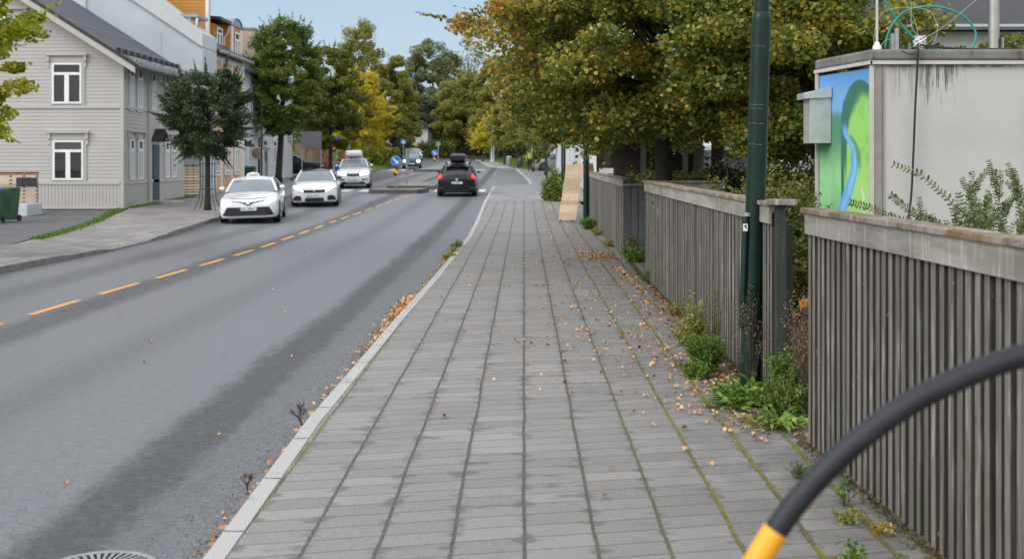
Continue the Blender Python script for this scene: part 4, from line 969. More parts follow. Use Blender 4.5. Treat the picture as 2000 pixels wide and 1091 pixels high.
# ------------------------------------------------------------------ leaning pine ramp
pr = empty('plank_ramp', (PX(1106, 37.4), 37.4, zg(37.4)), 0, 'fresh pine board of horizontal planks leaning against the far fence beside the second lamp post', 'wooden board')
mb = MB(); rr = random.Random(3); n = 15; Hh = 1.72
for i in range(n):
    a, b = i/n, (i+1)/n-.003; sx = .008*math.sin(i*1.3)
    x0 = -.24+a*.27+sx; x1 = -.24+b*.27+sx; z0, z1 = .05+a*Hh, .05+b*Hh; y0, y1 = a*.45, b*.45; wd = .53+rr.uniform(-.01, .015)
    mb.add([(x0, y0, z0), (x0+wd, y0+.05, z0), (x1+wd, y1+.05, z1), (x1, y1, z1), (x0, y0+.03, z0), (x0+wd, y0+.08, z0), (x1+wd, y1+.08, z1), (x1, y1+.03, z1)],
       [(0, 1, 2, 3), (7, 6, 5, 4), (0, 4, 5, 1), (1, 5, 6, 2), (2, 6, 7, 3), (3, 7, 4, 0)])
mb.build('planks', M['new_wood'], pr)
mb = MB()
for s in (.05, .40): mb.add([(-.24+s, .04, 0), (-.18+s, .04, 0), (.10+s, .52, Hh+.04), (.04+s, .52, Hh+.04), (-.24+s, .10, 0), (-.18+s, .10, 0), (.10+s, .58, Hh+.04), (.04+s, .58, Hh+.04)], [(0, 1, 2, 3), (7, 6, 5, 4), (0, 4, 5, 1), (1, 5, 6, 2), (2, 6, 7, 3), (3, 7, 4, 0)])
mb.build('bearers', M['red_wood'], pr)
# ------------------------------------------------------------------ trees
def limbs(r, x0, base, fork, pts, r0, mat, tree, lean=(0, 0), nb=26, rd=.3):
    """trunk and main limbs, one mesh; limbs bend from the stem towards points of the crown"""
    mb = MB(); h = fork
    stem = [Vector((lean[0]*t_, lean[1]*t_, h*t_)) for t_ in (0, .12, .4, .7, 1)]
    mb.tube(stem, [r0*1.45, r0*1.05, r0*.95, r0*.88, r0*.8], 12)
    top = stem[-1]; idx = r.choice(len(pts), min(nb, len(pts)), replace=False)
    zt_ = pts[:, 2].max()*.85
    cen = [top.lerp(Vector((lean[0]*1.3, lean[1]*1.3, zt_)), t_) for t_ in (0, .35, .7, 1)]
    mb.tube(cen, [r0*.78, r0*.5, r0*.3, r0*.08], 8)
    for i in idx:
        p = Vector(pts[i]); t_ = min(1, max(0, (p.z-h)/(zt_-h+.01)*.75)); st = top.lerp(cen[-1], t_*.8*r.uniform(.6, 1))
        mid = st.lerp(p, .5)+Vector((0, 0, .08*(p-st).length)); q_ = r0*rd*(1-t_*.6)
        mb.tube([st, mid, p], [q_, q_*.6, q_*.15], 5, cap=False)
    return mb.build('trunk', mat, tree, smooth='full')
def crown_pts(r, n, rx, ry, z0, z1, shape='oval', inner=.25):
    out = []
    while len(out) < n:
        t_ = r.uniform(0, 1); a = r.uniform(0, 2*math.pi)
        if shape == 'cone': prof = (1-t_)**.75*min(1, .45+t_*5)
        elif shape == 'dome': prof = math.sqrt(max(0, 1-(t_*1.0)**2.4))*min(1, .55+t_*2.5)
        elif shape == 'birch': prof = math.sin(math.pi*min(1, t_*.8+.15))**.6*(1-.35*t_)
        else: prof = math.sqrt(max(0, 1-(2*t_-1)**2))**.8
        if r.uniform() > prof+.05: continue
        q_ = prof*math.sqrt(r.uniform(inner, 1))*r.uniform(.85, 1.08)
        out.append((rx*q_*math.cos(a), ry*q_*math.sin(a), z0+(z1-z0)*t_))
    return np.array(out)
def tree(name, x, y, h, rx, z0, label, mat, nleaf, size, shape='oval', ncl=60, clr=.5, trunk='trunk', r0=.15, lean=(0, 0), seed=1, cat='tree', group=None, shoots=0, droop=0, flat=.6, leafshape=LEAF4, ry=None, cut=None, nb=26, zb=None, up=.5):
    r = np.random.default_rng(seed)
    T = empty(name, (x, y, (zg(y) if zb is None else zb)-.02), 0, label, cat, group)
    P = crown_pts(r, ncl, rx, ry or rx, z0, h, shape)+np.array([lean[0], lean[1], 0])
    if cut is not None: P = P[cut(P, x, y)]
    limbs(r, x, 0, z0+.15*(h-z0), P, r0, M[trunk], T, lean, nb, .3 if 'linden' not in mat else .17)
    k = r.integers(0, len(P), nleaf); rad = clr*r.uniform(.55, 1.15, len(P))[k]
    d = r.normal(size=(nleaf, 3)); d /= np.linalg.norm(d, axis=1)[:, None]
    d *= (r.uniform(0, 1, nleaf)**.45)[:, None]*rad[:, None]; d[:, 2] *= flat
    L_ = P[k]+d
    if shoots:
        c = np.array([lean[0], lean[1], (z0+h)/2]); base = P[r.integers(0, len(P), shoots)]
        dr = (base-c)/np.array([rx, rx, (h-z0)/2]); dr /= np.linalg.norm(dr, axis=1)[:, None]+1e-6; dr[:, 2] += .55; dr /= np.linalg.norm(dr, axis=1)[:, None]
        ln = r.uniform(.5, 1.2, shoots)*clr*1.6; m_ = 16
        tt = np.linspace(.1, 1, m_)[None, :, None]; S = base[:, None, :]+dr[:, None, :]*ln[:, None, None]*tt+r.normal(size=(shoots, m_, 3))*size*.55*(1.15-tt)
        L_ = np.concatenate([L_, S.reshape(-1, 3)])
    if droop > 1:    # hanging strands
        m_ = 14; ns = nleaf//40; base = P[r.integers(0, len(P), ns)]+r.normal(size=(ns, 3))*clr*.5
        S = base[:, None, :]+np.array([0, 0, -1])*np.linspace(0, 1, m_)[None, :, None]*r.uniform(.6, 1.9, ns)[:, None, None]+r.normal(size=(ns, m_, 3))*size*.35
        L_ = np.concatenate([L_, S.reshape(-1, 3)])
    L_ = L_[L_[:, 2] > .12]
    V = leaves(L_, size, leafshape, up, r=r, droop=droop)
    polymesh('crown', V, len(leafshape), M[mat], T)
    return T
# big lindens behind the right fence; their crowns hang over the pavement
def lin_clumps(r, n, cx_lo, cx_hi, ylo, yhi, zlo_f, zhi):
    pass
tree('linden_tree', 2.75, 22.3, 8.6, 3.8, 2.3, 'large linden with yellow and orange leaves hanging over the pavement by the far fence', 'lf_linden', 270000, .078, 'dome', 520, .62, 'trunk_dark', .17, seed=11, ry=3.4, leafshape=LEAF6, flat=.55, nb=90, shoots=560, up=.3, cut=lambda P, x, y: ~((P[:, 0] < -2.75) & (P[:, 2] < 3.95) & (P[:, 2] > 2.85)) & ~((P[:, 0] < -1.6) & (np.sin(P[:, 0]*7+P[:, 2]*5) > .35)) & (np.sin(P[:, 1]*9+P[:, 2]*8) < .86))
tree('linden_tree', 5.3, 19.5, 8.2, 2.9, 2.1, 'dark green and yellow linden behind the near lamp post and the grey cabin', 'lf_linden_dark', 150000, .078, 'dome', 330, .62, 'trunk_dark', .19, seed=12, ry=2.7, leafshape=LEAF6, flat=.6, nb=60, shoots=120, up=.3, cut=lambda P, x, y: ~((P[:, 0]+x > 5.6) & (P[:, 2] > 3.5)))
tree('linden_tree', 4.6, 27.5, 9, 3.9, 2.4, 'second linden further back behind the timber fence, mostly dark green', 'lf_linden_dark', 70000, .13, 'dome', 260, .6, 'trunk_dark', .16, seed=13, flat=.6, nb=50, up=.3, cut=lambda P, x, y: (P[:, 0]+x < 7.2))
# left side street trees
T1 = tree('street_tree', -10.9, 44, 5.0, 1.45, 1.95, 'small dark green street tree in an iron guard in front of the ochre house', 'lf_dark', 52000, .08, 'oval', 130, .40, 'trunk_dark', .105, seed=27, shoots=600, flat=.6)
T2 = tree('street_tree', -13.7, 72, 9.5, 2.15, 2.9, 'tall green street tree with a pointed top and leaning trunk behind the white hatchback', 'lf_mid', 70000, .13, 'oval', 260, .5, 'trunk_dark', .19, lean=(.25, 0), seed=22, shoots=420)
T3 = tree('street_tree', -12.7, 86, 8.9, 2.3, 1.8, 'green street tree turning yellow, third along the left pavement', 'lf_hedge', 50000, .15, 'oval', 160, .55, 'trunk_dark', .14, seed=23, shoots=250)
T4 = tree('street_tree', -11.9, 97, 7.9, 2.5, 1.4, 'bright yellow street tree above the white car with a roof box', 'lf_yellow', 50000, .16, 'oval', 150, .55, 'trunk_dark', .12, seed=24, shoots=250)
tree('maple_tree', -11.6, 24.5, 7.6, 2.25, 1.6, 'yellow green maple whose branches enter the photo at the left edge', 'lf_maple', 26000, .11, 'oval', 100, .42, 'trunk', .14, seed=25, shoots=120, leafshape=LEAF6, flat=.5)
# tree guard
tg = empty('tree_guard', (-10.9, 44, zg(44)), 0, 'black iron guard of bars around the dark street tree trunk', 'tree guard')
mb = MB()
for k in range(4):
    a = math.pi/4+k*math.pi/2; c_, s_ = math.cos(a), math.sin(a)
    mb.tube([(c_*.55, s_*.55, 0), (c_*.36, s_*.36, .35), (c_*.30, s_*.30, .8), (c_*.30, s_*.30, 1.75), (c_*.38, s_*.38, 1.95), (c_*.50, s_*.50, 2.0)], .016, 6)
mb.build('uprights', M['dark_metal'], tg, smooth=True)
for zz in (.75, 1.2, 1.65):
    mb = MB(); mb.tube([(.30*math.cos(2*math.pi*i/16), .30*math.sin(2*math.pi*i/16), zz) for i in range(17)], .014, 6, cap=False); mb.build('ring', M['dark_metal'], tg)
tg2 = empty('tree_guard', (-14.3, 70.5, zg(72)), 0, 'black iron guard beside the leaning trunk of the tall street tree', 'tree guard')
mb = MB()
for k in range(4):
    a = math.pi/4+k*math.pi/2; c_, s_ = math.cos(a)*.3, math.sin(a)*.3; mb.tube([(c_, s_, 0), (c_, s_, 1.75), (c_*1.6, s_*1.6, 2.0)], .025, 6)
mb.build('uprights', M['dark_metal'], tg2)
# background trees
bg = [('birch_tree', 700, 150, 52, 640, 762, 300, 'lf_olive', 'birch', 'tall loose birch with hanging twigs rising behind the yellow street tree', 'birch'),
      ('birch_tree', 770, 158, 118, 726, 818, 300, 'lf_olive', 'dome', 'broad olive tree right of the tall birch', 'dome'),
      ('broadleaf_tree', 845, 205, 84, 778, 908, 300, 'lf_far', 'dome', 'highest grey green domed tree in the middle of the background', 'dome'),
      ('broadleaf_tree', 905, 168, 148, 846, 962, 300, 'lf_olive', 'dome', 'rounded brownish olive tree hanging over the road end', 'dome'),
      ('broadleaf_tree', 975, 150, 122, 925, 1030, 300, 'lf_olive', 'oval', 'upright olive willow-like tree just left of the orange linden leaves', 'oval'),
      ('broadleaf_tree', 640, 165, 170, 590, 700, 300, 'lf_far', 'dome', 'dull green tree behind the left street trees', 'dome'),
      ('broadleaf_tree', 820, 190, 190, 770, 880, 300, 'lf_far_dark', 'dome', 'very dark low tree under the domed tree at the end of the road', 'dome'),
      ('broadleaf_tree', 890, 195, 200, 850, 950, 300, 'lf_far_dark', 'dome', 'dark green tree filling the gap behind the black car', 'dome'),
      ('broadleaf_tree', 1060, 170, 110, 1000, 1130, 300, 'lf_far', 'dome', 'grey green tree behind the row of young trees on the right', 'dome'),
      ('broadleaf_tree', 1150, 150, 80, 1090, 1260, 300, 'lf_far', 'dome', 'background tree behind the timber shelter', 'dome'),
      ('broadleaf_tree', 730, 200, 200, 660, 800, 300, 'lf_far_dark', 'dome', 'dark background tree above the clipped hedge', 'dome'),
      ('broadleaf_tree', 960, 215, 200, 900, 1020, 300, 'lf_far_dark', 'dome', 'darkest background tree behind the small yellow tree', 'dome'),
      ('broadleaf_tree', 1020, 200, 215, 990, 1100, 300, 'lf_far_dark', 'dome', 'dark background tree behind the walking person', 'dome')]
for i, (nm, px, Y, top, pl, pr_, yb, mt_, sh_, lab, _) in enumerate(bg):
    X = PX(px, Y); hgt = PZ(top, Y)-zg(Y); rx = (pr_-pl)/2*Y/F
    tree(nm, X, Y, hgt*1.03, rx*1.12, 1.0, lab, mt_, 60000 if sh_ != 'birch' else 36000, .0014*Y+.03, sh_, 150 if sh_ != 'birch' else 120, rx*.16+.35, 'trunk_dark' if nm[0] == 'b' and 'far' in mt_ else 'trunk', .28, seed=40+i, flat=.75, nb=30, droop=2 if sh_ == 'birch' else 0, ry=rx*.8)
tree('broadleaf_tree', PX(598, 140), 140, 11, 5.5, 1, 'green tree filling the side street gap behind the board fence', 'lf_far', 40000, .24, 'dome', 150, 1.2, 'trunk_dark', .25, seed=61)
bt = tree('bare_tree', PX(915, 215), 215, PZ(76, 215)-zg(215), 5.0, 4, 'thin nearly leafless tree standing out against the sky', 'lf_far', 2600, .42, 'dome', 220, 1.1, 'trunk', .2, seed=77, nb=190)
# yellow small trees along the right verge
small = [(943, 140, 262, 22, 'lf_yellow', 'small bright yellow tree at the end of the road'), (952, 160, 240, 34, 'lf_olive', 'olive young tree behind the bright yellow one'),
         (985, 125, 205, 36, 'lf_olive', 'first of the young olive trees on the right verge'), (1012, 112, 190, 38, 'lf_olive', 'young olive yellow tree above the litter bins'),
         (1042, 100, 200, 32, 'lf_olive', 'young olive tree above the person in the yellow vest'), (970, 145, 225, 30, 'lf_yellow', 'young yellow tree behind the litter bins'),
         (1066, 88, 190, 30, 'lf_olive', 'young olive tree beside the end of the long white house')]
for i, (px, Y, top, hw_, mt_, lab) in enumerate(small):
    hgt = PZ(top, Y)-zg(Y); tree('young_tree', PX(px, Y), Y, hgt, hw_*Y/F, 1.7+.1*i % 1, lab, mt_, 16000, .0014*Y, 'oval', 80, .6, 'trunk_dark', .09, seed=90+i, shoots=80, group='young trees along the right verge')
# dark trunks row and far ground cover
for i, (px, Y) in enumerate(((925, 172), (936, 168), (905, 178), (975, 150), (1003, 130))):
    pass
def bush(name, x, y, w_, d_, h, mat, n, size, label, seed=1, box=False, cat='bush', z=None, twigs=0, group=None, ls=LEAF4, zlo=0):
    r = np.random.default_rng(seed); T = empty(name, (x, y, zg(y) if z is None else z), 0, label, cat, group)
    if box: P = r.uniform(-1, 1, (n, 3)); P[:, 2] = (P[:, 2]+1)/2; e_ = np.abs(P[:, :2]).max(1) > .0; P *= 1+r.normal(size=(n, 1))*.03
    else:
        k = r.normal(size=(40, 3)); k /= np.linalg.norm(k, axis=1)[:, None]; k *= r.uniform(.35, .85, (40, 1)); k[:, 2] = np.abs(k[:, 2])
        P = k[r.integers(0, 40, n)]+r.normal(size=(n, 3))*.15; P[:, 2] = np.abs(P[:, 2])
    P = P*np.array([w_/2, d_/2, h]); P = P[(P[:, 2] > .02)]; P[:, 2] += zlo
    polymesh('foliage', leaves(P, size, ls, .4, r=r), len(ls), M[mat], T)
    mb = MB()
    for i in range(max(6, twigs)):
        p = P[r.integers(0, len(P))]; mb.tube([(p[0]*.15, p[1]*.15, 0), (p[0]*.6, p[1]*.6, p[2]*.55), tuple(p*1.02)], [.016, .010, .003], 4, cap=False)
    mb.build('stems', M['trunk'], T)
    return T
def hedge(name, x0, x1, y, d_, h, label, mat='lf_hedge', size=.12, n=20000, seed=5):
    return bush(name, (x0+x1)/2, y, x1-x0, d_, h, mat, n, size, label, seed, box=True, cat='hedge')
hedge('clipped_hedge', PX(716, 116), PX(775, 116), 117, 3, 1.75, 'clipped green hedge on the left pavement behind the white car with a roof box', size=.16, n=15000)
hedge('clipped_hedge', PX(575, 96), PX(640, 96), 96, 2, 1.5, 'low hedge in front of the wooden board fence on the left', size=.16, n=8000, seed=6)
for i, (px, Y, wpx, h, mt_, lab) in enumerate([(641, 92, 17, 1.5, 'lf_red', 'red leaved bush left of the street tree trunk'), (676, 95, 20, 1.4, 'lf_red', 'red leaved bush behind the white roof box'),
    (862, 160, 50, 2.6, 'lf_mid', 'fresh green bush behind the far blue sign'), (833, 165, 50, 2.2, 'lf_mid', 'green bush left of the black roof box at the end of the road'),
    (790, 160, 50, 2.4, 'lf_hedge', 'brownish bush behind the blue car'), (905, 175, 60, 3, 'lf_far_dark', 'dark bush behind the black roof box'), (955, 170, 70, 3.2, 'lf_far_dark', 'dark bush under the small yellow tree'), (1010, 150, 60, 2.8, 'lf_far_dark', 'dark bush behind the litter bins'),
    (1052, 118, 50, 2.3, 'lf_hedge', 'yellow green bush behind the silver parked car'), (600, 110, 80, 2.4, 'lf_hedge', 'bush behind the big grey sign board'), (745, 175, 120, 3.2, 'lf_far_dark', 'dark bush behind the clipped hedge'), (690, 130, 80, 2.5, 'lf_hedge', 'olive bush behind the yellow street tree')]):
    bush('bush', PX(px, Y), Y, wpx*Y/F*1.3, 3, h, mt_, 3500, .0018*Y, lab, 100+i)
# the bush at the corner of the pavement
bush('rose_bush', 1.75, 50.8, 1.5, 2.0, 1.2, 'lf_mid', 7000, .10, 'green and reddish bush at the right edge where the paving ends', 130, twigs=30)
# hedge and shrubs behind the right fences
bush('garden_hedge', 4.85, 27.5, 4.4, 2, 1.62, 'lf_shrub', 14000, .09, 'olive garden hedge just above the dark corner panel of the far fence', 131, box=True, cat='hedge', z=0)
for i, (x, y, w_, h) in enumerate(((3.3, 15.6, 1.9, 1.75), (4.4, 17.2, 2.2, 2.0), (2.85, 12.6, .9, 1.6), (4.9, 16.0, 1.8, 2.1), (3.0, 18.2, 1.5, 1.6))):
    lab = ['feathery olive shrub behind the middle fence left of the lamp post', 'tall feathery shrub further back behind the middle fence', 'feathery brown green shrub between lamp post and cabin', 'large feathery shrub beside the mural wall', 'low feathery shrub at the far end of the middle fence'][i]
    r = np.random.default_rng(140+i); T = empty('feathery_shrub', (x, y, 0), 0, lab, 'shrub'); ns = 130; m_ = 42
    a = r.uniform(0, 2*math.pi, ns); el = r.uniform(.35, 1.0, ns); ln = h*r.uniform(.7, 1.08, ns)
    tt = np.linspace(.15, 1, m_)
    S = np.stack([np.cos(a)[:, None]*(w_/2)*(1-el)[:, None]*2.2*tt**1.4*1.0, np.sin(a)[:, None]*(w_/2)*(1-el)[:, None]*2.2*tt**1.4, ln[:, None]*(tt-(1-el)[:, None]*.45*tt**2.5)], -1)
    mb = MB()
    for k in range(0, ns, 3): mb.tube([tuple(S[k, j]) for j in (0, 14, 28, 41)], [.008, .006, .004, .002], 4, cap=False)
    mb.build('stems', M['trunk'], T)
    S = (S+r.normal(size=S.shape)*.022).reshape(-1, 3); S = np.concatenate([S, S+r.normal(size=S.shape)*.03])
    polymesh('foliage', leaves(S, .05, LEAF4, .1, r=r), 4, M['lf_shrub'], T)
bush('garden_shrub', 2.85, 14.1, .95, 1.0, 1.25, 'lf_dark', 9000, .06, 'dark green shrub seen through the gap between the two near fences', 150, z=0)
bush('garden_shrub', 4.3, 24.6, 3.0, 1.6, 2.0, 'lf_dark', 12000, .09, 'broad dark green garden shrub behind the corner panel return', 151, z=0)
bush('garden_shrub', 5.6, 23.0, 3.2, 1.6, 2.35, 'lf_shrub', 12000, .09, 'brownish green garden shrub below the lindens, behind the middle fence', 152, z=0)
bush('garden_shrub', 8.0, 24.0, 3.4, 1.6, 2.6, 'lf_mid', 12000, .09, 'mid green garden shrub glimpsed between lamp post and cabin', 153, z=0)
# shrub shoots with paired leaves in front of the cabin
def shoot(mb, pts, r, V, leaf=.045, n=26):
    P = [Vector(p) for p in pts]; tot = len(P)-1
    mb.tube(P, [.006-.0045*i/tot for i in range(tot+1)], 5, cap=False)
    for k in range(n):
        s = .12+.88*k/n; f = s*tot; i = min(int(f), tot-1); p = P[i].lerp(P[i+1], f-i); d = (P[i+1]-P[i]).normalized()
        for sg in (-1, 1):
            a_ = r.uniform(.5, 1.0); side = d.cross(Vector((0, 1, 0))).normalized()*sg+Vector((0, r.uniform(-.5, .5), 0)); dr = (d*.6+side).normalized()
            L0 = leaf*r.uniform(.7, 1.1)*(1.0-.45*s); nn = dr.cross(d+Vector((r.uniform(-.6, .6), r.uniform(-.8, .8), r.uniform(-.6, .6)))).normalized(); b = dr.cross(nn)
            for (t0, w0) in ((0, 0), (.35, .26), (.75, .25), (1, 0), (.75, -.25), (.35, -.26)): V.append(p+dr*(L0*t0*1.3)+b*(L0*w0))
ps = [((1905, 455), (1850, 385), (1800, 340), (1745, 320), .9, 'leaning shoot crossing the black cable on the cabin wall'),
      ((1850, 450), (1800, 425), (1765, 400), (1742, 380), .8, 'small leafy shoot low beside the black cable'),
      ((1800, 440), (1740, 425), (1700, 405), (1662, 395), .7, 'lowest shoot in front of the mural above the near fence'),
      ((1905, 450), (1905, 410), (1900, 370), (1905, 333), .9, 'upright shoot right of the middle of the cabin wall'),
      ((1960, 460), (1958, 410), (1945, 360), (1947, 330), .9, 'upright reddish shoot near the right edge of the photo'),
      ((2000, 460), (2000, 400), (1990, 355), (1985, 328), .9, 'tallest shoot at the right edge of the photo')]
for i, (a, b, c_, d_, hgt, lab) in enumerate(ps):
    Y = 9.6+.25*i; r = random.Random(200+i); x0, z0 = PX(a[0], Y), 0
    T = empty('shrub_shoot', (x0, Y, -.1), 0, lab, 'shrub')
    mb = MB(); V = []
    base = [(0, 0, 0), (.01, 0, PZ(a[1], Y)*.6)]+[(PX(p[0], Y)-x0, 0.02*k, PZ(p[1], Y)+.1) for k, p in enumerate((a, b, c_, d_))]
    shoot(mb, base, r, V, .054, 34)
    for k in range(3 if i < 3 else 8):
        t_ = .25+.07*k; i0 = min(int(t_*5), 4); p = Vector(base[i0]).lerp(Vector(base[i0+1]), t_*5-i0)
        dd = Vector((r.uniform(-.16, .16), r.uniform(-.1, .1), r.uniform(.10, .28))); shoot(mb, [p, p+dd*.5+Vector((0, 0, .02)), p+dd*1.1], r, V, .042, 12)
    mb.build('stem', M['trunk'], T); polymesh('foliage', np.array([tuple(v) for v in V]), 6, M['lf_priv'], T)
for i, (px, Y, w_, top, lab) in enumerate(((1880, 9.4, .5, 405, 'low leafy shrub mass behind the near fence, left clump'), (1955, 9.2, .7, 385, 'leafy shrub mass behind the near fence by the photo edge'), (1835, 9.8, .3, 425, 'brownish small shrub top peeping over the near fence cap'), (2060, 8.8, .9, 380, 'leafy shrub behind the near fence beyond the photo edge'))):
    r = random.Random(230+i); T = empty('leafy_shrub', (PX(px, Y), Y, -.1), 0, lab, 'shrub'); mb = MB(); V = []
    for k in range(30 if w_ > .4 else 14):
        x = r.uniform(-w_/2, w_/2); h = (PZ(top, Y)+.1)*r.uniform(.82, 1.03); y = r.uniform(-.3, .3)
        shoot(mb, [(x*.3, y*.3, 0), (x*.7, y*.7, h*.5), (x, y, h*.85), (x+r.uniform(-.08, .08), y, h)], r, V, .046, 26)
    mb.build('stems', M['trunk'], T); polymesh('foliage', np.array([tuple(v) for v in V]), 6, M['lf_priv'], T)
# orange hosta in the gap
hs = empty('hosta_plant', (3.12, 12.2, -.05), 0, 'hosta with orange and green leaves in the gap between the near fences', 'plant')
r = np.random.default_rng(9); V = []
for k in range(120):
    a = r.uniform(0, 2*math.pi); rad = r.uniform(.05, .5); z = .15+.5*r.uniform()+.1*(.5-rad); L0 = r.uniform(.14, .24); d = np.array([math.cos(a), math.sin(a), -.25]); b = np.array([-math.sin(a), math.cos(a), 0]); p = np.array([math.cos(a)*rad, math.sin(a)*rad, z])
    for (x_, y_) in ((0, 0), (.32, .25), (.36, .6), (0, 1.05), (-.36, .6), (-.32, .25)): V.append(p+d*L0*y_+b*L0*x_+np.array([0, 0, abs(x_)*.06-.1*L0*y_**2]))
polymesh('foliage', np.array(V), 6, M['lf_hosta'], hs)

# ------------------------------------------------------------------ weeds
def rosette(x, y, label, n=40, L0=.22, w_=.02, mat='lf_weed', seed=1, up=.35, spread=.05):
    """arching toothed leaves rising from one root"""
    r = np.random.default_rng(seed); T = []
    for k in range(n):
        a = r.uniform(0, 2*math.pi); ln = L0*r.uniform(.55, 1.15); d0 = np.array([math.cos(a), math.sin(a), 0]); sd_ = np.array([-math.sin(a), math.cos(a), r.normal()*.35]); o_ = np.array([r.normal()*spread, r.normal()*spread, 0]); e_ = r.uniform(.15, 1.1)*up*2; curl = r.normal()*.25; m_ = 9; prev = None
        for j in range(m_+1):
            s = j/m_; dd = d0+sd_*curl*s; p = o_+dd*ln*s*(1-.25*e_*s)+np.array([0, 0, ln*(e_*s-.85*e_*s*s*(1.0-.25*up))+.008])
            ww = w_*(.25+.9*math.sin(math.pi*min(1, s*.9+.02)))*(1.25 if j % 2 else .6)*(1 if j < m_ else .1); q_ = (p-sd_*ww, p+sd_*ww+np.array([0, 0, ww*.4]))
            if prev is not None: T += [prev[0], prev[1], q_[1], q_[0]]
            prev = q_
    V = np.array(T); V[:, 2] = np.maximum(V[:, 2], .003)
    o = polymesh('dandelion', V, 4, M[mat]); o.location = (x, y, zg(y)); return tag(o, label, 'weed')
def bushy(x, y, label, h=.3, spread=.18, ns=22, nl=34, size=.022, mat='lf_weed', seed=1, name='leafy_weed', stalk='trunk', z=None, tip=0, lim=None):
    """thin stems set with small leaves"""
    r = np.random.default_rng(seed); T = empty(name, (x, y, (zg(y) if z is None else z)), 0, label, 'weed'); mb = MB(); P = []
    for k in range(ns):
        a = r.uniform(0, 6.283); e_ = np.array([math.cos(a)*spread*r.uniform(.1, 1.1), math.sin(a)*spread*r.uniform(.1, 1.1), h*r.uniform(.45, 1.05)]); b_ = e_*np.array([.35, .35, 0])
        if lim is not None: e_[0] = min(max(e_[0], lim[0]), lim[1])
        m2 = b_+(e_-b_)*np.array([.35, .35, .6]); mb.tube([tuple(b_), tuple(m2), tuple(e_)], [.0028, .002, .001], 3, cap=False)
        s = r.uniform(.12 if not tip else .6, 1, nl)[:, None]; q_ = np.where(s < .5, b_+(m2-b_)*s*2, m2+(e_-m2)*(s*2-1)); P.append(q_+r.normal(size=(nl, 3))*size*.75)
    mb.build('stems', M[stalk], T); P = np.concatenate(P); P[:, 2] = np.maximum(P[:, 2], .006); polymesh('foliage', leaves(P, size, LEAF4, .2, r=r), 4, M[mat], T); return T
bushy(1.72, 10.95, 'bright green feathery weed left of the near lamp post', .33, .20, 90, 150, .017, 'lf_weed', seed=1)
bushy(1.60, 10.7, 'low feathery green weed at the edge of the paving left of the lamp post', .14, .16, 30, 60, .022, seed=2)
rosette(1.80, 9.75, 'broad leaved dandelion just left of the near lamp post foot', 80, .30, .015, seed=3, up=.6, spread=.09)
rosette(1.72, 9.45, 'spreading dandelion in front of the near lamp post', 60, .28, .014, seed=5, up=.4, spread=.08)
rosette(1.98, 9.45, 'upright broad dandelion leaves between lamp post and fence', 50, .34, .016, seed=6, up=.85, spread=.08)
bushy(2.12, 9.25, 'tall green weed filling the gap right of the near lamp post', .46, .20, 90, 130, .018, 'lf_weed', seed=4)
bushy(2.02, 9.0, 'dark green leafy weed in the gap by the near fence corner', .28, .18, 60, 110, .019, 'lf_mid', seed=44)
rosette(1.93, 8.75, 'dandelion rosette with long arching leaves at the near fence corner', 46, .32, .013, seed=7, up=.45, spread=.05)
rosette(1.80, 8.85, 'low yellowing rosette beside the fence corner dandelion', 30, .22, .010, 'lf_olive', seed=8, up=.25, spread=.07)
bushy(1.80, 12.0, 'yellowish tall weed against the middle fence', .60, .16, 22, 60, .030, 'lf_olive', seed=9)
bushy(1.90, 11.5, 'grey green seed stalks against the middle fence', .72, .12, 18, 60, .014, 'lf_shrub', seed=10, name='dry_plant')
bushy(1.82, 12.6, 'low reddish weed in the joint by the middle fence', .20, .2, 30, 40, .026, 'lf_olive', seed=11)
rosette(1.94, 13.6, 'low yellow green rosette along the middle fence', 22, .16, .014, seed=12, up=.5)
bushy(2.0, 15.0, 'small yellowing weed along the middle fence', .16, .14, 20, 30, .02, 'lf_olive', seed=13)
bushy(2.05, 18.9, 'sparse grass tuft near the far end of the middle fence', .24, .14, 22, 18, .016, 'lf_grass', seed=14)
bushy(2.30, 22.9, 'green weed at the dark corner panel of the far fence', .26, .26, 50, 60, .035, seed=15)
bushy(2.28, 23.35, 'taller dark green weed leaning on the dark corner panel', .48, .10, 16, 60, .035, 'lf_mid', seed=16)
bushy(2.10, 33.6, 'green tuft at the foot of the second lamp post', .30, .26, 50, 60, .04, seed=17)
bushy(2.16, 31.0, 'low weeds along the far board fence near the second lamp post', .16, .2, 24, 40, .028, 'lf_olive', seed=18)
bushy(2.16, 27.0, 'yellow green weed halfway along the far board fence', .15, .2, 24, 40, .028, 'lf_olive', seed=19)
rosette(1.86, 6.30, 'small reddish leaved weed in the joint beside the near fence', 12, .13, .013, 'lf_hosta', seed=20, up=.8, spread=.015)
bushy(1.72, 7.35, 'thin grass tuft in the mossy joint under the black hoop', .10, .09, 26, 12, .012, 'lf_grass', seed=21)
bushy(1.60, 5.72, 'fresh green sprout at the lower edge of the photo', .12, .05, 5, 14, .034, seed=22)
bushy(1.77, 5.58, 'second fresh green sprout beside the first near the lower edge', .10, .04, 4, 14, .026, seed=23)
bushy(1.83, 6.75, 'upright narrow sprout against the near fence', .17, .04, 5, 18, .022, seed=24)
bushy(1.76, 6.45, 'yellowish weed in the mossy joint just above the reddish one', .07, .09, 18, 16, .016, 'lf_olive', seed=25)
bushy(-1.24, 24.4, 'orange and green weed growing over the kerb, nearer one', .14, .20, 24, 40, .028, 'lf_olive', seed=26, z=-.1, lim=(-.16, .1))
bushy(-1.20, 27.0, 'orange and green weed growing over the kerb, farther one', .24, .22, 26, 40, .028, 'lf_weed', seed=27, z=-.1, lim=(-.16, .1))
bushy(-1.22, 25.6, 'green weed on the kerb between the two orange ones', .18, .22, 18, 36, .028, 'lf_olive', seed=28, z=-.1, lim=(-.16, .1))
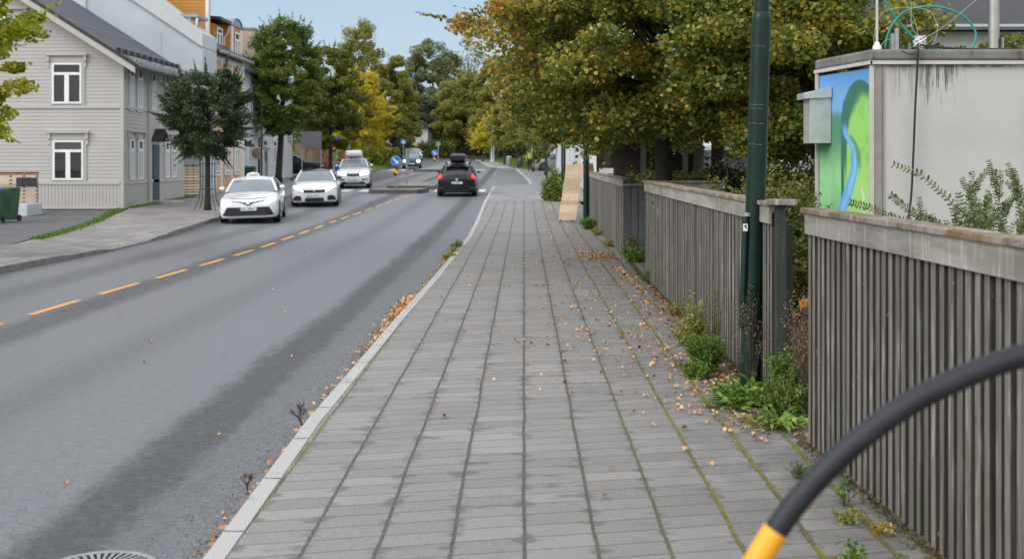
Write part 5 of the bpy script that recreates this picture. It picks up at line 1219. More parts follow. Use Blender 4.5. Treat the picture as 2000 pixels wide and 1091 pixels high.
for i, (x, y, h, lab) in enumerate(((2.16, 9.0, .95, 'reddish brown dry seed stalks right of the near lamp post'), (2.28, 9.1, .72, 'brown dry stalks filling the gap by the near fence'), (1.90, 9.75, .82, 'thin dry seed stalk crossing the near lamp post'))):
    r = np.random.default_rng(300+i); T = empty('dry_plant', (x, y, 0), 0, lab, 'plant'); mb = MB(); P = []
    for k in range([70, 80, 14][i]):
        a = r.uniform(0, 6.28); e_ = np.array([math.cos(a)*.16*r.uniform(.2, 1.2), math.sin(a)*.16, h*r.uniform(.55, 1)]); mb.tube([(0, 0, 0), tuple(e_*[.4, .4, .55]), tuple(e_)], [.003, .002, .001], 3, cap=False)
        for j in range(36): P.append(e_*r.uniform(.62, 1.02)+r.normal(size=3)*.022)
    mb.build('stalks', M['trunk'], T); polymesh('seed_heads', leaves(np.array(P), .014, LEAF4, .2, r=r), 4, M['lf_dry'], T)
for i, (x, y, h, lab) in enumerate(((-1.56, 9.2, .22, 'bare twiggy weed growing out of the gutter in front of the kerb'), (-1.60, 7.45, .13, 'smaller bare weed in the gutter nearer the lower edge'), (-1.13, 26.0, .3, 'bare dark twigs among the weeds on the kerb'))):
    r = random.Random(400+i); mb = MB()
    def br(p, d, l, q_, n):
        e = p+d*l; mb.tube([p, e], [q_, q_*.7], 4, cap=False)
        if n:
            for _ in range(3): br(p.lerp(e, r.uniform(.5, 1)), (d+Vector((r.uniform(-.9, .9), r.uniform(-.6, .6), r.uniform(-.2, .5)))).normalized(), l*.6, q_*.65, n-1)
    for k in range(3): br(Vector((0, 0, 0)), Vector((r.uniform(-.5, .3), 0, 1)).normalized(), h*.5, .0035, 4)
    o = mb.build('dry_twig', M['trunk']); o.location = (x, y, -.12); tag(o, lab, 'weed')
# moss and litter strip at the fence foot, grass on the left bank, fallen leaves: uncountable
r = np.random.default_rng(31); ty = r.uniform(3, 23, 9000); P = np.stack([np.interp(ty, [3, 8.2, 9.3, 19.6, 23], [2.10, 1.97, 2.0, 2.11, 2.2])+np.abs(r.normal(size=9000))*-.045+.02, ty, r.uniform(.004, .03, 9000)], 1)
o = polymesh('ground_litter', leaves(P, .022, LEAF4, 1, r=r), 4, M['litter']); tag(o, kind='stuff', label='moss and small litter along the foot of the fences', cat='litter')
def blades(n, path, wid, h, seed):
    r = np.random.default_rng(seed); t_ = r.uniform(0, len(path)-1, n); i = t_.astype(int); f = t_-i; A = np.array(path); p = A[i]*(1-f)[:, None]+A[i+1]*f[:, None]; p = p+r.normal(size=p.shape)*wid
    z = np.array([zg(y) for y in p[:, 1]])-.03; a = r.uniform(0, 6.28, n); hh = h*r.uniform(.4, 1.2, n); w_ = .018
    V = np.zeros((n, 3, 3)); V[:, 0] = np.stack([p[:, 0]-np.cos(a)*w_, p[:, 1]-np.sin(a)*w_, z], 1); V[:, 1] = np.stack([p[:, 0]+np.cos(a)*w_, p[:, 1]+np.sin(a)*w_, z], 1)
    V[:, 2] = np.stack([p[:, 0]+r.normal(size=n)*hh*.35, p[:, 1]+r.normal(size=n)*hh*.35, z+hh], 1); return V.reshape(-1, 3)
o = polymesh('grass', blades(5000, [(-11.4, 29.5), (-11.9, 33), (-12.8, 38), (-13.8, 42.5), (-14.3, 44.6)], .10, .09, 5), 3, M['lf_grass']); tag(o, kind='stuff', label='strip of grass between the driveway and the left pavement', cat='grass')
o = polymesh('grass', blades(1200, [(-14.1, 45.2), (-13.9, 49), (-14.0, 54)], .10, .12, 6), 3, M['lf_weed']); tag(o, kind='stuff', label='weeds along the foot of the grey house', cat='grass')
V1 = blades(30000, [(2.6, 108), (1.9, 118), (.0, 140), (-1, 150)], .7, .3, 7); V2 = blades(12000, [(-13, 100), (-13, 125), (-15, 150), (-20, 170)], .8, .3, 8)
o = polymesh('grass', np.concatenate([V1, V2]), 3, M['lf_grass']); tag(o, kind='stuff', label='grass verges along the far end of the road', cat='grass')
r = np.random.default_rng(55)
def fl(n, xf, yf): return np.stack([xf(n), yf(n)], 1)
def gsc(n, x, y, sx, sy): return np.stack([r.normal(x, sx, n), r.normal(y, sy, n)], 1)
pts = [np.stack([r.normal(1.05, .5, 330), r.uniform(9.8, 27, 330)], 1), gsc(200, 1.3, 13.8, .45, 2.5), np.stack([r.uniform(-1.2, 1.9, 60), r.uniform(5.5, 26, 60)], 1), gsc(420, 1.75, 24.0, .2, .6), np.stack([np.interp(q2_ := r.uniform(9.8, 19.5, 260), [9.6, 19.6], [2.0, 2.1])-np.abs(r.normal(0, .05, 260)), q2_], 1), gsc(120, 1.6, 11.2, .14, .9), gsc(120, 1.72, 9.1, .2, .45), gsc(60, 1.75, 10.4, .12, .5),
       np.stack([1.9-np.abs(r.normal(0, .08, 320)), r.uniform(10, 22, 320)], 1), np.stack([r.uniform(.6, 2.0, 220), r.uniform(24, 48, 220)], 1)]
P = np.concatenate(pts); P = P[(P[:, 0] < 2.09) & (P[:, 0] > -1.3) & (P[:, 1] > 5)]
P3 = np.concatenate([P, np.full((len(P), 1), .0)], 1); P3[:, 2] = np.interp(P3[:, 1], _py, _pz)+.008
gut = [gsc(750, -1.47, 16.5, .06, .6), gsc(130, -1.5, 14.4, .05, .7), np.stack([np.interp(q_ := r.uniform(6, 30, 330), [6, 12, 31], [-1.54, -1.53, -1.17])-np.abs(r.normal(0, .05, 330)), q_], 1), gsc(160, -1.24, 24.6, .06, 1.2), gsc(110, -1.2, 27, .06, 1.0)]
Pg = np.concatenate(gut); Pg = np.concatenate([Pg, r.uniform(-.115, -.07, (len(Pg), 1))], 1)
P3 = np.concatenate([P3, Pg, np.stack([r.uniform(-5, -1.7, 14), r.uniform(6, 30, 14), np.full(14, -.11)], 1)])
o = polymesh('fallen_leaves', leaves(P3, .043, LEAF6, 2.6, .55, r=r), 6, M['lf_fallen']); tag(o, kind='stuff', label='orange and brown fallen leaves scattered over the paving and gutter', cat='leaves')
# loose grit in the gutter
n = 9000; yv = r.uniform(5, 30, n); xv = np.interp(yv, [5, 12, 31], [-1.52, -1.47, -1.12])-np.abs(r.normal(0, .17, n)); P = np.stack([xv, yv, np.full(n, -.117)], 1)
sz = r.uniform(.003, .008, n); V = np.zeros((n, 4, 3, 3)); tet = np.array([(1, 0, 0), (-.6, .8, 0), (-.6, -.8, 0), (0, 0, .9)]); fc = [(0, 1, 3), (1, 2, 3), (2, 0, 3), (0, 2, 1)]
a = r.uniform(0, 6.28, n); ca_, sa_ = np.cos(a), np.sin(a)
tv = np.zeros((n, 4, 3))
for k in range(4): tv[:, k] = P+np.stack([(tet[k, 0]*ca_-tet[k, 1]*sa_)*sz, (tet[k, 0]*sa_+tet[k, 1]*ca_)*sz, tet[k, 2]*sz], 1)
for j, f in enumerate(fc):
    for k in range(3): V[:, j, k] = tv[:, f[k]]
o = polymesh('gravel', V.reshape(-1, 3), 3, simple('grit', (.16, .16, .165), .9, .6, 30)); tag(o, kind='stuff', label='loose grit gathered in the gutter by the kerb', cat='gravel')
# ------------------------------------------------------------------ cars
paint = {}
def carpaint(name, col, rough=.28):
    t = NT(name); t.b.inputs['Coat Weight'].default_value = .8 if sum(col) > .3 else .25; t.b.inputs['Specular IOR Level'].default_value = .5 if sum(col) > .3 else .2; t.b.inputs['Coat Roughness'].default_value = .04
    n = t.noise(2, 4, .6); c = t.mix(t.mr(n, .4, .7, 0, .25), col, tuple(x*.82 for x in col)); return t.fin(c, rough)
M['car_white'] = carpaint('white_car_paint', (.74, .75, .77)); M['car_black'] = carpaint('black_car_paint', (.012, .014, .022)); M['car_blue'] = carpaint('dark_blue_car_paint', (.04, .075, .16)); M['car_silver'] = carpaint('silver_car_paint', (.42, .44, .46))
M['glass_car'] = NT('sky_toned_car_glass').fin((.16, .19, .215), .08, IOR=1.9); M['glass_dark'] = NT('dark_car_glass').fin((.015, .017, .02), .05, IOR=1.6)  # windscreen base raised to blue grey, painting in the sky's reflection
M['plastic'] = simple('black_trim_plastic', (.015, .016, .02), .45, .15, 12); M['tyre'] = simple('tyre', (.02, .02, .021), .85, .2, 14); M['rim'] = simple('alloy_rim', (.30, .31, .33), .3, .1, 10, Metallic=.8)
def emis(name, col, s, base=(.8, .8, .8)):
    t = NT(name); t.b.inputs['Emission Color'].default_value = (*col, 1); t.b.inputs['Emission Strength'].default_value = s; return t.fin(base, .2)
M['headlamp'] = emis('lit_headlamp', (1, .98, .92), 6.0); M['tail'] = emis('lit_tail_lamp', (1, .10, .10), 1.0, (.5, .02, .02)); M['tail_dim'] = emis('dim_reflector', (.5, .02, .05), .05, (.12, .01, .02))
M['lens'] = simple('clear_lamp_lens', (.30, .32, .34), .15, .1, 9); M['chrome'] = simple('chrome', (.6, .6, .62), .15, .05, 9, Metallic=.95); M['plate'] = simple('number_plate', (.72, .73, .75), .4, .04, 9); M['plate_blue'] = simple('plate_blue_band', (.03, .08, .42), .4, .04, 9)
def cr(a, n):
    """smooth resampling of keyed rows (Catmull-Rom)"""
    a = np.array(a, float); m_ = len(a); o = []
    for i in range(m_-1):
        p0, p1, p2, p3 = a[max(i-1, 0)], a[i], a[i+1], a[min(i+2, m_-1)]
        for k in range(n):
            t_ = k/n; v = .5*(2*p1+(p2-p0)*t_+(2*p0-5*p1+4*p2-p3)*t_*t_+(3*p1-p0-3*p2+p3)*t_**3); o.append(np.clip(v, np.minimum(p1, p2), np.maximum(p1, p2)))
    o.append(a[-1]); return np.array(o)
def car(name, x, y, rz, label, st, gh, L, W, H, wb, mat, tilt=0, rim='rim', roofmat=None, glass='glass_car', wheel_r=.33, cat='car', front_y=.85, hz=None, sills=True):
    """st: stations (y, half width, bottom, shoulder, top); gh: windscreen base y,z, roof front y, roof rear y, rear base y,z, roof z, half widths"""
    z0 = zg(y+L/2*0)-.118
    T = empty(name, (x, y, z0), rz, label, cat); T.rotation_euler = (hz if hz is not None else 0, tilt, rz)
    S = cr(st, 5); rings = []
    for (yy, w_, zb, zs, zt_) in S:
        half = [(0, zb), (w_*.75, zb), (w_*.93, zb+.02), (w_*.99, zb+.10), (w_*1.0, zb+.5*(zs-zb)), (w_*.985, zs-.10), (w_*.96, zs-.04), (w_*.90, zs+.25*(zt_-zs)), (w_*.7, zs+.72*(zt_-zs)), (w_*.4, zs+.93*(zt_-zs)), (0, zt_)]
        rings.append([(px_, yy, pz_) for px_, pz_ in half]+[(-px_, yy, pz_) for px_, pz_ in half[-2:0:-1]])
    n = len(rings[0]); mb = MB(); vs = [p for q_ in rings for p in q_]
    fs = [(i*n+k, i*n+(k+1) % n, (i+1)*n+(k+1) % n, (i+1)*n+k) for i in range(len(rings)-1) for k in range(n)]
    # caps as vertical strips (half profile pairs)
    for i in (0, len(rings)-1):
        for k in range(n//2): 
            a, b, c_, d_ = i*n+k, i*n+k+1, i*n+(n-k-1) % n, i*n+(n-k) % n
            fs.append(tuple(dict.fromkeys((a, b, c_, d_))))
    fs = [f for f in fs if len(set(f)) > 2]
    mb.add(vs, fs); body = mb.build('body', M[mat], T, smooth=True)
    bvh = BVHTree.FromPolygons([Vector(v) for v in mb.v], mb.f)
    def decal(nm, lo, hi, x0, x1, mt_, side='front', off=.008, nx=12, nz=5, par=None, mirror=False):
        """a curved patch lying on the body between two outlines (functions of x)"""
        res = None
        for sg in ((1, -1) if mirror else (1,)):
            V = []; ok = True
            for i in range(nx+1):
                xx = x0+(x1-x0)*i/nx
                for j in range(nz+1):
                    zz = lo(xx)+(hi(xx)-lo(xx))*j/nz
                    if side == 'front': o_, d_ = Vector((xx*sg, -3, zz)), Vector((0, 1, 0))
                    elif side == 'back': o_, d_ = Vector((xx*sg, L+3, zz)), Vector((0, -1, 0))
                    elif side == 'right': o_, d_ = Vector((3, xx, zz)), Vector((-1, 0, 0))
                    else: o_, d_ = Vector((-3, xx, zz)), Vector((1, 0, 0))
                    h_, nn, _, _ = bvh.ray_cast(o_, d_)
                    if h_ is None: h_ = bvh.find_nearest(o_+d_*3)[0]
                    V.append(h_-d_*off)
            m2 = MB(); m2.add(V, [(i*(nz+1)+j, (i+1)*(nz+1)+j, (i+1)*(nz+1)+j+1, i*(nz+1)+j+1) for i in range(nx) for j in range(nz)])
            res = m2.build(nm, M[mt_], par or T, smooth='full')
        return res
    y1, z1, y2, y3, y4, z4, zr, wbt, wr = gh
    def P(u_, v_, front):
        if front: yb, zb_2, yt = y1, z1, y2
        else: yb, zb_2, yt = y4, z4, y3
        s_ = 1 if front else -1; wv = wbt+(wr-wbt)*v_
        return (u_*wv, yb+(yt-yb)*v_+s_*(.22*(1-v_)+.12*v_)*u_*u_, zb_2+(zr-zb_2)*v_-.035*u_*u_*v_+.03*math.sin(math.pi*v_))
    def grid(nm, fn, mt_, nu_=8, nv_=5, a=(-1, 1), b=(0, 1)):
        m2 = MB(); V = [fn(a[0]+(a[1]-a[0])*i/nu_, b[0]+(b[1]-b[0])*j/nv_) for i in range(nu_+1) for j in range(nv_+1)]
        m2.add(V, [(i*(nv_+1)+j, (i+1)*(nv_+1)+j, (i+1)*(nv_+1)+j+1, i*(nv_+1)+j+1) for i in range(nu_) for j in range(nv_)]); return m2.build(nm, M[mt_], T, smooth='full')
    grid('windscreen', lambda u_, v_: P(u_, v_, True), glass, 8, 5, (-1, 1), (0, .90)); grid('rear_window', lambda u_, v_: P(u_, v_, False), 'glass_dark', 8, 5, (-1, 1), (0, .92))
    grid('roof_header', lambda u_, v_: P(u_, v_, True), roofmat or mat, 8, 2, (-1, 1), (.90, 1)); grid('roof_header', lambda u_, v_: P(u_, v_, False), roofmat or mat, 8, 2, (-1, 1), (.92, 1))
    grid('cowl', lambda u_, v_: (P(u_, 0, True)[0], P(u_, 0, True)[1]-.05+.05*v_, P(u_, 0, True)[2]-.03+.03*v_), 'plastic', 8, 1)
    for s_ in (-1, 1):
        def side(u_, v_, s_=s_):
            a, b = Vector(P(s_, v_, True)), Vector(P(s_, v_, False)); p = a.lerp(b, u_); p.x += s_*.05*math.sin(math.pi*u_); p.z += .02*math.sin(math.pi*u_)*v_; return tuple(p)
        grid('side_window', side, 'glass_dark', 10, 4, (0, 1))
        m2 = MB(); m2.tube([Vector(P(s_, t_, True))+Vector((0, 0, 0)) for t_ in (0, .25, .5, .75, 1)], .042, 8); m2.build('pillar', M[mat], T, smooth=True)
        m2 = MB(); m2.tube([P(s_, t_, False) for t_ in (0, .25, .5, .75, 1)], .055, 8); m2.build('pillar', M[mat], T, smooth=True)
        m2 = MB(); m2.tube([Vector(side(t_, 1)) for t_ in (0, .2, .4, .6, .8, 1)], .038, 8); m2.build('roof_rail', M[mat], T, smooth=True)
        for t_ in (.46,): m2 = MB(); m2.tube([side(t_, 0), side(t_, 1)], .03, 6); m2.build('pillar', M['plastic'], T)
        # mirror
        mz = z1+.10; mx = wbt+.10; m2 = MB()
        m2.add([(s_*(mx-.06)+s_*dx, y1+.42+dy, mz+dz) for dx, dy, dz in ((0, 0, -.05), (.24, .02, -.05), (.24, .06, .09), (.02, .04, .10), (0, .16, -.04), (.22, .16, -.04), (.22, .17, .09), (.02, .16, .10))], [(0, 1, 2, 3), (7, 6, 5, 4), (0, 4, 5, 1), (1, 5, 6, 2), (2, 6, 7, 3), (3, 7, 4, 0)])
        m2.build('mirror', M['plastic' if name in ('hatchback',) or mat == 'car_black' else mat], T, smooth=True, sub=2)
    def roof(u_, v_):
        a, b = Vector(P(u_, 1, True)), Vector(P(u_, 1, False)); p = a.lerp(b, v_); p.z += .004+.075*math.sin(math.pi*v_)**.7*(1-.5*u_*u_); return tuple(p)
    grid('roof', roof, roofmat or mat, 8, 8)
    # wheels: the arch is a dark liner on the body side, the wheel stands in it
    for s_ in (-1, 1):
        for yw in (front_y, front_y+wb):
            wx = s_*(W/2-.115)
            lin = MB(); N_ = 20; c2 = [(s_*(W/2+.003), yw+(wheel_r+.055)*math.cos(math.pi*(i/N_*1.16-.08)), wheel_r+(wheel_r+.055)*math.sin(math.pi*(i/N_*1.16-.08))) for i in range(N_+1)]
            c1 = [(s_*(W/2-.3), p[1], p[2]) for p in c2]; lin.add(c2+c1, [(i, i+1, i+N_+2, i+N_+1) for i in range(N_)]+[tuple(range(N_+1))]); lin.build('wheel_arch', M['plastic'], T)
            w2 = MB(); w2.tube([(wx-s_*.11, yw, wheel_r), (wx-s_*.10, yw, wheel_r), (wx+s_*.11, yw, wheel_r), (wx+s_*.13, yw, wheel_r)], [wheel_r-.03, wheel_r, wheel_r, wheel_r-.03], 28); wo_ = w2.build('wheel', M['tyre'], T, smooth=True)
            r2 = MB(); r2.tube([(wx+s_*.131, yw, wheel_r), (wx+s_*.134, yw, wheel_r)], [wheel_r*.70, wheel_r*.70], 24)
            r2.build('rim', M['plastic'], wo_)
            r2 = MB()
            for k in range(5):
                a = 2*math.pi*k/5+.3; r2.obox((wx+s_*.136, yw, wheel_r), (0, math.cos(a), math.sin(a)), (s_, 0, 0), .0, .01, 0, .01, 0, .01)
                p0 = Vector((wx+s_*.14, yw, wheel_r)); e_ = p0+Vector((0, math.cos(a), math.sin(a)))*wheel_r*.68; r2.tube([p0, e_], .028, 5)
            rg = [(wx+s_*.138, yw+wheel_r*.68*math.cos(2*math.pi*k/24), wheel_r+wheel_r*.68*math.sin(2*math.pi*k/24)) for k in range(25)]; r2.tube(rg, .014, 5, cap=False); r2.build('spokes', M[rim], wo_)
    for s_ in ('right', 'left'):
        for yw in (front_y+.48*wb+.0, front_y+.9*wb):
            decal('door_gap', lambda q_: st[3][2]+.12, lambda q_: st[3][3]-.05, yw, yw+.012, 'plastic', s_, .003, 1, 8)
        decal('sill', lambda q_: st[3][2]+.01, lambda q_: st[3][2]+.07, front_y+.45, front_y+wb-.45, 'plastic', s_, .004, 6, 1)
        decal('door_handle', lambda q_: st[3][3]-.13, lambda q_: st[3][3]-.105, front_y+.40*wb, front_y+.40*wb+.16, 'chrome' if mat != 'car_black' else 'plastic', s_, .015, 2, 1)
    return T, decal, P
def plate(T, yy, zz, txt, back=False, xoff=0):
    sg = -1 if not back else 1
    pl = MB().box(-.26+xoff, .26+xoff, yy-.006, yy+.006, zz-.055, zz+.055).build('number_plate', M['plate'], T, bevel=.003)
    MB().box(xoff-.258 if not back else xoff+.215, (xoff-.215) if not back else xoff+.258, yy+sg*.0065-.001, yy+sg*.0065+.001, zz-.052, zz+.052).build('blue_band', M['plate_blue'], pl) if not back else MB().box(xoff-.258, xoff-.215, yy-.009, yy-.007, zz-.052, zz+.052).build('blue_band', M['plate_blue'], pl)
    return text_mesh('plate_text', txt, .105, M['plastic'], pl, (xoff+.02, yy-.009, zz), (R(90), 0, 0), .001, .92)
K = lambda v: (lambda q_: v)
# --- taxi
st = [(0, .62, .26, .58, .64), (.04, .74, .20, .64, .70), (.16, .85, .18, .71, .79), (.45, .905, .17, .77, .87), (1.0, .92, .17, .86, .945), (1.5, .92, .17, .91, .98), (2.6, .92, .17, .93, 1.0), (3.7, .915, .17, .97, 1.06), (4.4, .89, .2, .99, 1.09), (4.78, .80, .26, .95, 1.05), (4.88, .66, .34, .84, .92)]
gh = (1.38, .97, 2.12, 3.35, 4.25, 1.06, 1.40, .80, .60)
T, dec, PP = car('taxi', PX(488, 38.3), 38.1, R(7.5), 'white taxi saloon with a roof sign and headlights on, nearest of the oncoming cars', st, gh, 4.88, 1.84, 1.44, 2.82, 'car_white', tilt=R(-1.6), front_y=.95)
dec('lower_grille', lambda q_: .26+max(0, abs(q_)-.6)*.12, lambda q_: .52+.02*abs(q_)-max(0, abs(q_)-.64)*1.7, -.79, .79, 'plastic', off=.012, nx=22)
dec('grille_bar', lambda q_: .19, lambda q_: .245, -.62, .62, 'car_white', off=.05, nx=14, nz=2)
dec('under_lip', lambda q_: .175, lambda q_: .19, -.70, .70, 'plastic', off=.03, nx=14, nz=1)
dec('upper_grille', lambda q_: .625+.11*min(1, abs(q_)/.6)-.06*max(0, 1-abs(q_)/.15)**.7, lambda q_: .665+.085*min(1, abs(q_)/.6), -.60, .60, 'plastic', off=.014, nx=26)
dec('hood_gap', lambda q_: .765+.06*abs(q_), lambda q_: .785+.06*abs(q_), -.66, .66, 'plastic', off=.006, nx=14, nz=1)
for s_ in (-1, 1):
    a, b = sorted((s_*.50, s_*.83)); dec('headlight', lambda q_: .615+.10*(abs(q_)-.5)/.33, lambda q_: .70+.10*(abs(q_)-.5)/.33, a, b, 'headlamp', off=.012, nx=8)
    a, b = sorted((s_*.70, s_*.86)); dec('bumper_corner', lambda q_: .19, lambda q_: .30-.3*(.86-abs(q_)), a, b, 'car_white', off=.03, nx=5)
dec('badge', lambda q_: .645-math.sqrt(max(0, .06**2-q_*q_))*.6, lambda q_: .645+math.sqrt(max(0, .06**2-q_*q_))*.6, -.06, .06, 'chrome', off=.022, nx=8, nz=2)
plate(T, -.035, .475, 'BX 29027')
mb = MB(); prof = [(-.21, 0), (-.20, .09), (-.12, .135), (0, .155), (.12, .135), (.20, .09), (.21, 0)]
mb.prism(prof, o=(0, 2.35, 1.44), d0=0, d1=.16); sg_ = mb.build('roof_sign', M['car_white'], T, bevel=.015); text_mesh('sign_text', 'TRØNDER', .062, M['plastic'], sg_, (0, 2.345, 1.49), (R(90), 0, 0), .001)
# --- white hatchback
st = [(0, .60, .26, .60, .66), (.04, .72, .20, .67, .73), (.15, .83, .18, .74, .82), (.4, .885, .17, .82, .91), (.9, .90, .17, .90, .98), (1.4, .90, .17, .94, 1.01), (2.6, .90, .17, .96, 1.03), (3.4, .90, .17, 1.0, 1.06), (3.9, .88, .2, 1.0, 1.08), (4.18, .80, .28, .98, 1.04), (4.25, .66, .36, .85, .92)]
gh = (1.12, .98, 1.85, 3.35, 3.95, 1.06, 1.42, .79, .585)
T, dec, PP = car('hatchback', PX(616, 48), 47.8, R(6.5), 'white hatchback with a dark glass roof, slanted headlights and black mirrors', st, gh, 4.25, 1.80, 1.46, 2.62, 'car_white', tilt=R(-1.4), roofmat='glass_dark', front_y=.86)
dec('grille', lambda q_: .56+.03*abs(q_), lambda q_: .665+.02*abs(q_), -.42, .42, 'plastic', off=.014, nx=14)
dec('badge', K(.58), K(.66), -.03, .03, 'chrome', off=.026, nx=3, nz=2)
dec('lower_grille', lambda q_: .22, lambda q_: .355+.03*abs(q_), -.36, .36, 'plastic', off=.014, nx=14)
dec('under_lip', lambda q_: .175, lambda q_: .195, -.70, .70, 'plastic', off=.03, nx=14, nz=1)
for s_ in (-1, 1):
    a, b = sorted((s_*.44, s_*.82)); dec('headlight', lambda q_: .60+.17*(abs(q_)-.44)/.38, lambda q_: .665+.20*(abs(q_)-.44)/.38, a, b, 'headlamp', off=.012, nx=8)
    a, b = sorted((s_*.52, s_*.84)); dec('headlight_housing', lambda q_: .595+.12*(abs(q_)-.44)/.38, lambda q_: .60+.165*(abs(q_)-.44)/.38, a, b, 'plastic', off=.013, nx=8)
    a, b = sorted((s_*.50, s_*.82)); dec('fog_recess', lambda q_: .26, lambda q_: .34+.12*math.sin(math.pi*min(1, (abs(q_)-.46)/.36))**.5, a, b, 'plastic', off=.014, nx=10)
plate(T, -.035, .43, 'BR 27712')
# --- white SUV with roof box
st = [(0, .58, .32, .70, .78), (.04, .72, .26, .78, .85), (.15, .83, .22, .86, .94), (.4, .875, .21, .94, 1.03), (.9, .89, .21, 1.02, 1.10), (1.4, .89, .21, 1.06, 1.14), (2.6, .89, .21, 1.09, 1.16), (3.4, .89, .21, 1.12, 1.2), (3.9, .87, .25, 1.12, 1.22), (4.2, .80, .30, 1.10, 1.18), (4.28, .68, .4, 1.0, 1.06)]
gh = (1.08, 1.11, 1.72, 3.5, 4.02, 1.2, 1.59, .78, .60)
T, dec, PP = car('compact_suv', PX(691, 66), 65.8, R(5), 'white compact SUV with a white roof box and very bright headlights', st, gh, 4.28, 1.78, 1.66, 2.56, 'car_white', tilt=R(-1), front_y=.86, wheel_r=.35)
dec('grille', lambda q_: .64+.12*abs(q_), lambda q_: .79-.02*abs(q_), -.34, .34, 'plastic', off=.014, nx=14)
dec('badge', K(.70), K(.75), -.04, .04, 'chrome', off=.026, nx=3, nz=2)
dec('lower_grille', lambda q_: .24, lambda q_: .37-.02*abs(q_), -.62, .62, 'plastic', off=.014, nx=14); dec('skid_plate', K(.30), K(.35), -.36, .36, 'car_silver', off=.03, nx=6, nz=1)
for s_ in (-1, 1):
    a, b = sorted((s_*.38, s_*.82)); dec('headlight', lambda q_: .70+.07*(abs(q_)-.4)/.4, lambda q_: .85+.06*(abs(q_)-.4)/.4, a, b, 'headlamp', off=.012, nx=8)
    a, b = sorted((s_*.45, s_*.80)); dec('fog_recess', lambda q_: .42+.1*(abs(q_)-.45), lambda q_: .50, a, b, 'plastic', off=.014, nx=6)
plate(T, -.035, .47, 'VJ 41886')
def roofbox(T, x0, yc, zc, mat, under, w_=.62, ln=1.9, h=.38, lab=''):
    """a rounded box standing on two bars; it rests on the car so it stays a thing of its own"""
    B_ = empty('roof_box', T.matrix_world @ Vector((0, 0, 0)), 0, lab, 'roof box'); B_.location = T.location; B_.rotation_euler = T.rotation_euler
    mb = MB(); prof = []
    for (yy, s_, hh) in ((0, .55, .35), (.05, .85, .7), (.2, .97, .9), (.5, 1, 1), (1.3, 1, 1), (1.7, .95, .95), (1.86, .85, .8), (ln, .6, .5)):
        a, hgt = w_/2*s_, h*hh; z = zc+h*.42
        ring = []
        for k in range(16):
            t_ = 2*math.pi*k/16; c_, s2 = math.cos(t_), math.sin(t_); ring.append((x0+a*math.copysign(abs(c_)**.45, c_), yc+yy, z+hgt/2*math.copysign(abs(s2)**.5, s2)))
        prof.append(ring)
    vs = [p for q_ in prof for p in q_]; fs = [(i*16+k, i*16+(k+1) % 16, (i+1)*16+(k+1) % 16, (i+1)*16+k) for i in range(len(prof)-1) for k in range(16)]+[tuple(range(16)), tuple(range((len(prof)-1)*16, len(prof)*16))]
    mb.add(vs, fs); mb.build('shell', M[mat], B_, smooth=True)
    for yb in (yc+.45, yc+1.3):
        mb = MB(); mb.tube([(-.56, yb, zc-.06), (.56, yb, zc-.06)], .022, 8); mb.build('roof_bar', M[under], B_)
        for s_ in (-1, 1):
            mb = MB(); mb.box(min(s_*.50, s_*.58), max(s_*.50, s_*.58), yb-.05, yb+.05, zc-.14, zc-.02); mb.build('bar_foot', M['plastic'], B_, bevel=.01)
    return B_
roofbox(T, -.02, 1.5, 1.74, 'car_white', 'chrome', w_=.95, h=.36, lab='white roof box on the white compact SUV')
# --- black hatchback seen from behind (its front points away)
st = [(0, .60, .3, .62, .70), (.05, .74, .24, .70, .80), (.2, .85, .2, .78, .88), (.6, .89, .2, .86, .95), (1.1, .895, .2, .93, 1.0), (1.5, .895, .2, .95, 1.01), (2.6, .895, .2, .97, 1.03), (3.4, .895, .2, 1.0, 1.04), (3.95, .885, .22, .98, 1.04), (4.18, .85, .26, .95, 1.0), (4.26, .78, .30, .88, .93)]
gh = (1.15, .99, 1.85, 3.45, 4.12, 1.02, 1.44, .79, .60)
T, dec, PP = car('black_hatchback', PX(890.5, 56.2), 60.5, R(180.5), 'black hatchback with a black roof box driving away, red tail lights lit', st, gh, 4.26, 1.79, 1.47, 2.62, 'car_black', glass='glass_dark', front_y=.86)
T.location.z = zg(58)-.118; T.rotation_euler.x = -math.atan((zg(60)-zg(56))/4)
for s_ in (-1, 1):
    a, b = sorted((s_*.50, s_*.84)); dec('tail_lamp_housing', lambda q_: .80, lambda q_: .90, a, b, 'tail_dim', side='back', off=.012, nx=8)
    m2 = MB(); m2.prism([(s_*.64, .86), (s_*.87, .86), (s_*.85, .93), (s_*.76, 1.08), (s_*.70, 1.10)], d0=4.10, d1=4.245); m2.build('tail_lamp', M['tail'], T, bevel=.02)
    a, b = sorted((s_*.60, s_*.80)); dec('reflector', K(.42), K(.48), a, b, 'tail_dim', side='back', off=.012, nx=5)
dec('tailgate_gap', lambda q_: .50, lambda q_: .515, -.58, .58, 'plastic', side='back', off=.004, nx=8, nz=1); dec('lower_bumper', K(.27), K(.36), -.60, .60, 'plastic', side='back', off=.012, nx=8)
mb = MB(); mb.tube([(0, 4.262, .83), (0, 4.28, .83)], [.07, .065], 20); mb.build('badge', M['chrome'], T, smooth=True)
pl = MB().box(-.26, .26, 4.27, 4.285, .63, .73).build('number_plate', M['plate'], T, bevel=.003); text_mesh('plate_text', 'EB 80861', .1, M['plastic'], pl, (0, 4.288, .68), (R(90), 0, R(180)), .001, .95)
MB().box(.215, .258, 4.2865, 4.288, .635, .725).build('blue_band', M['plate_blue'], pl)
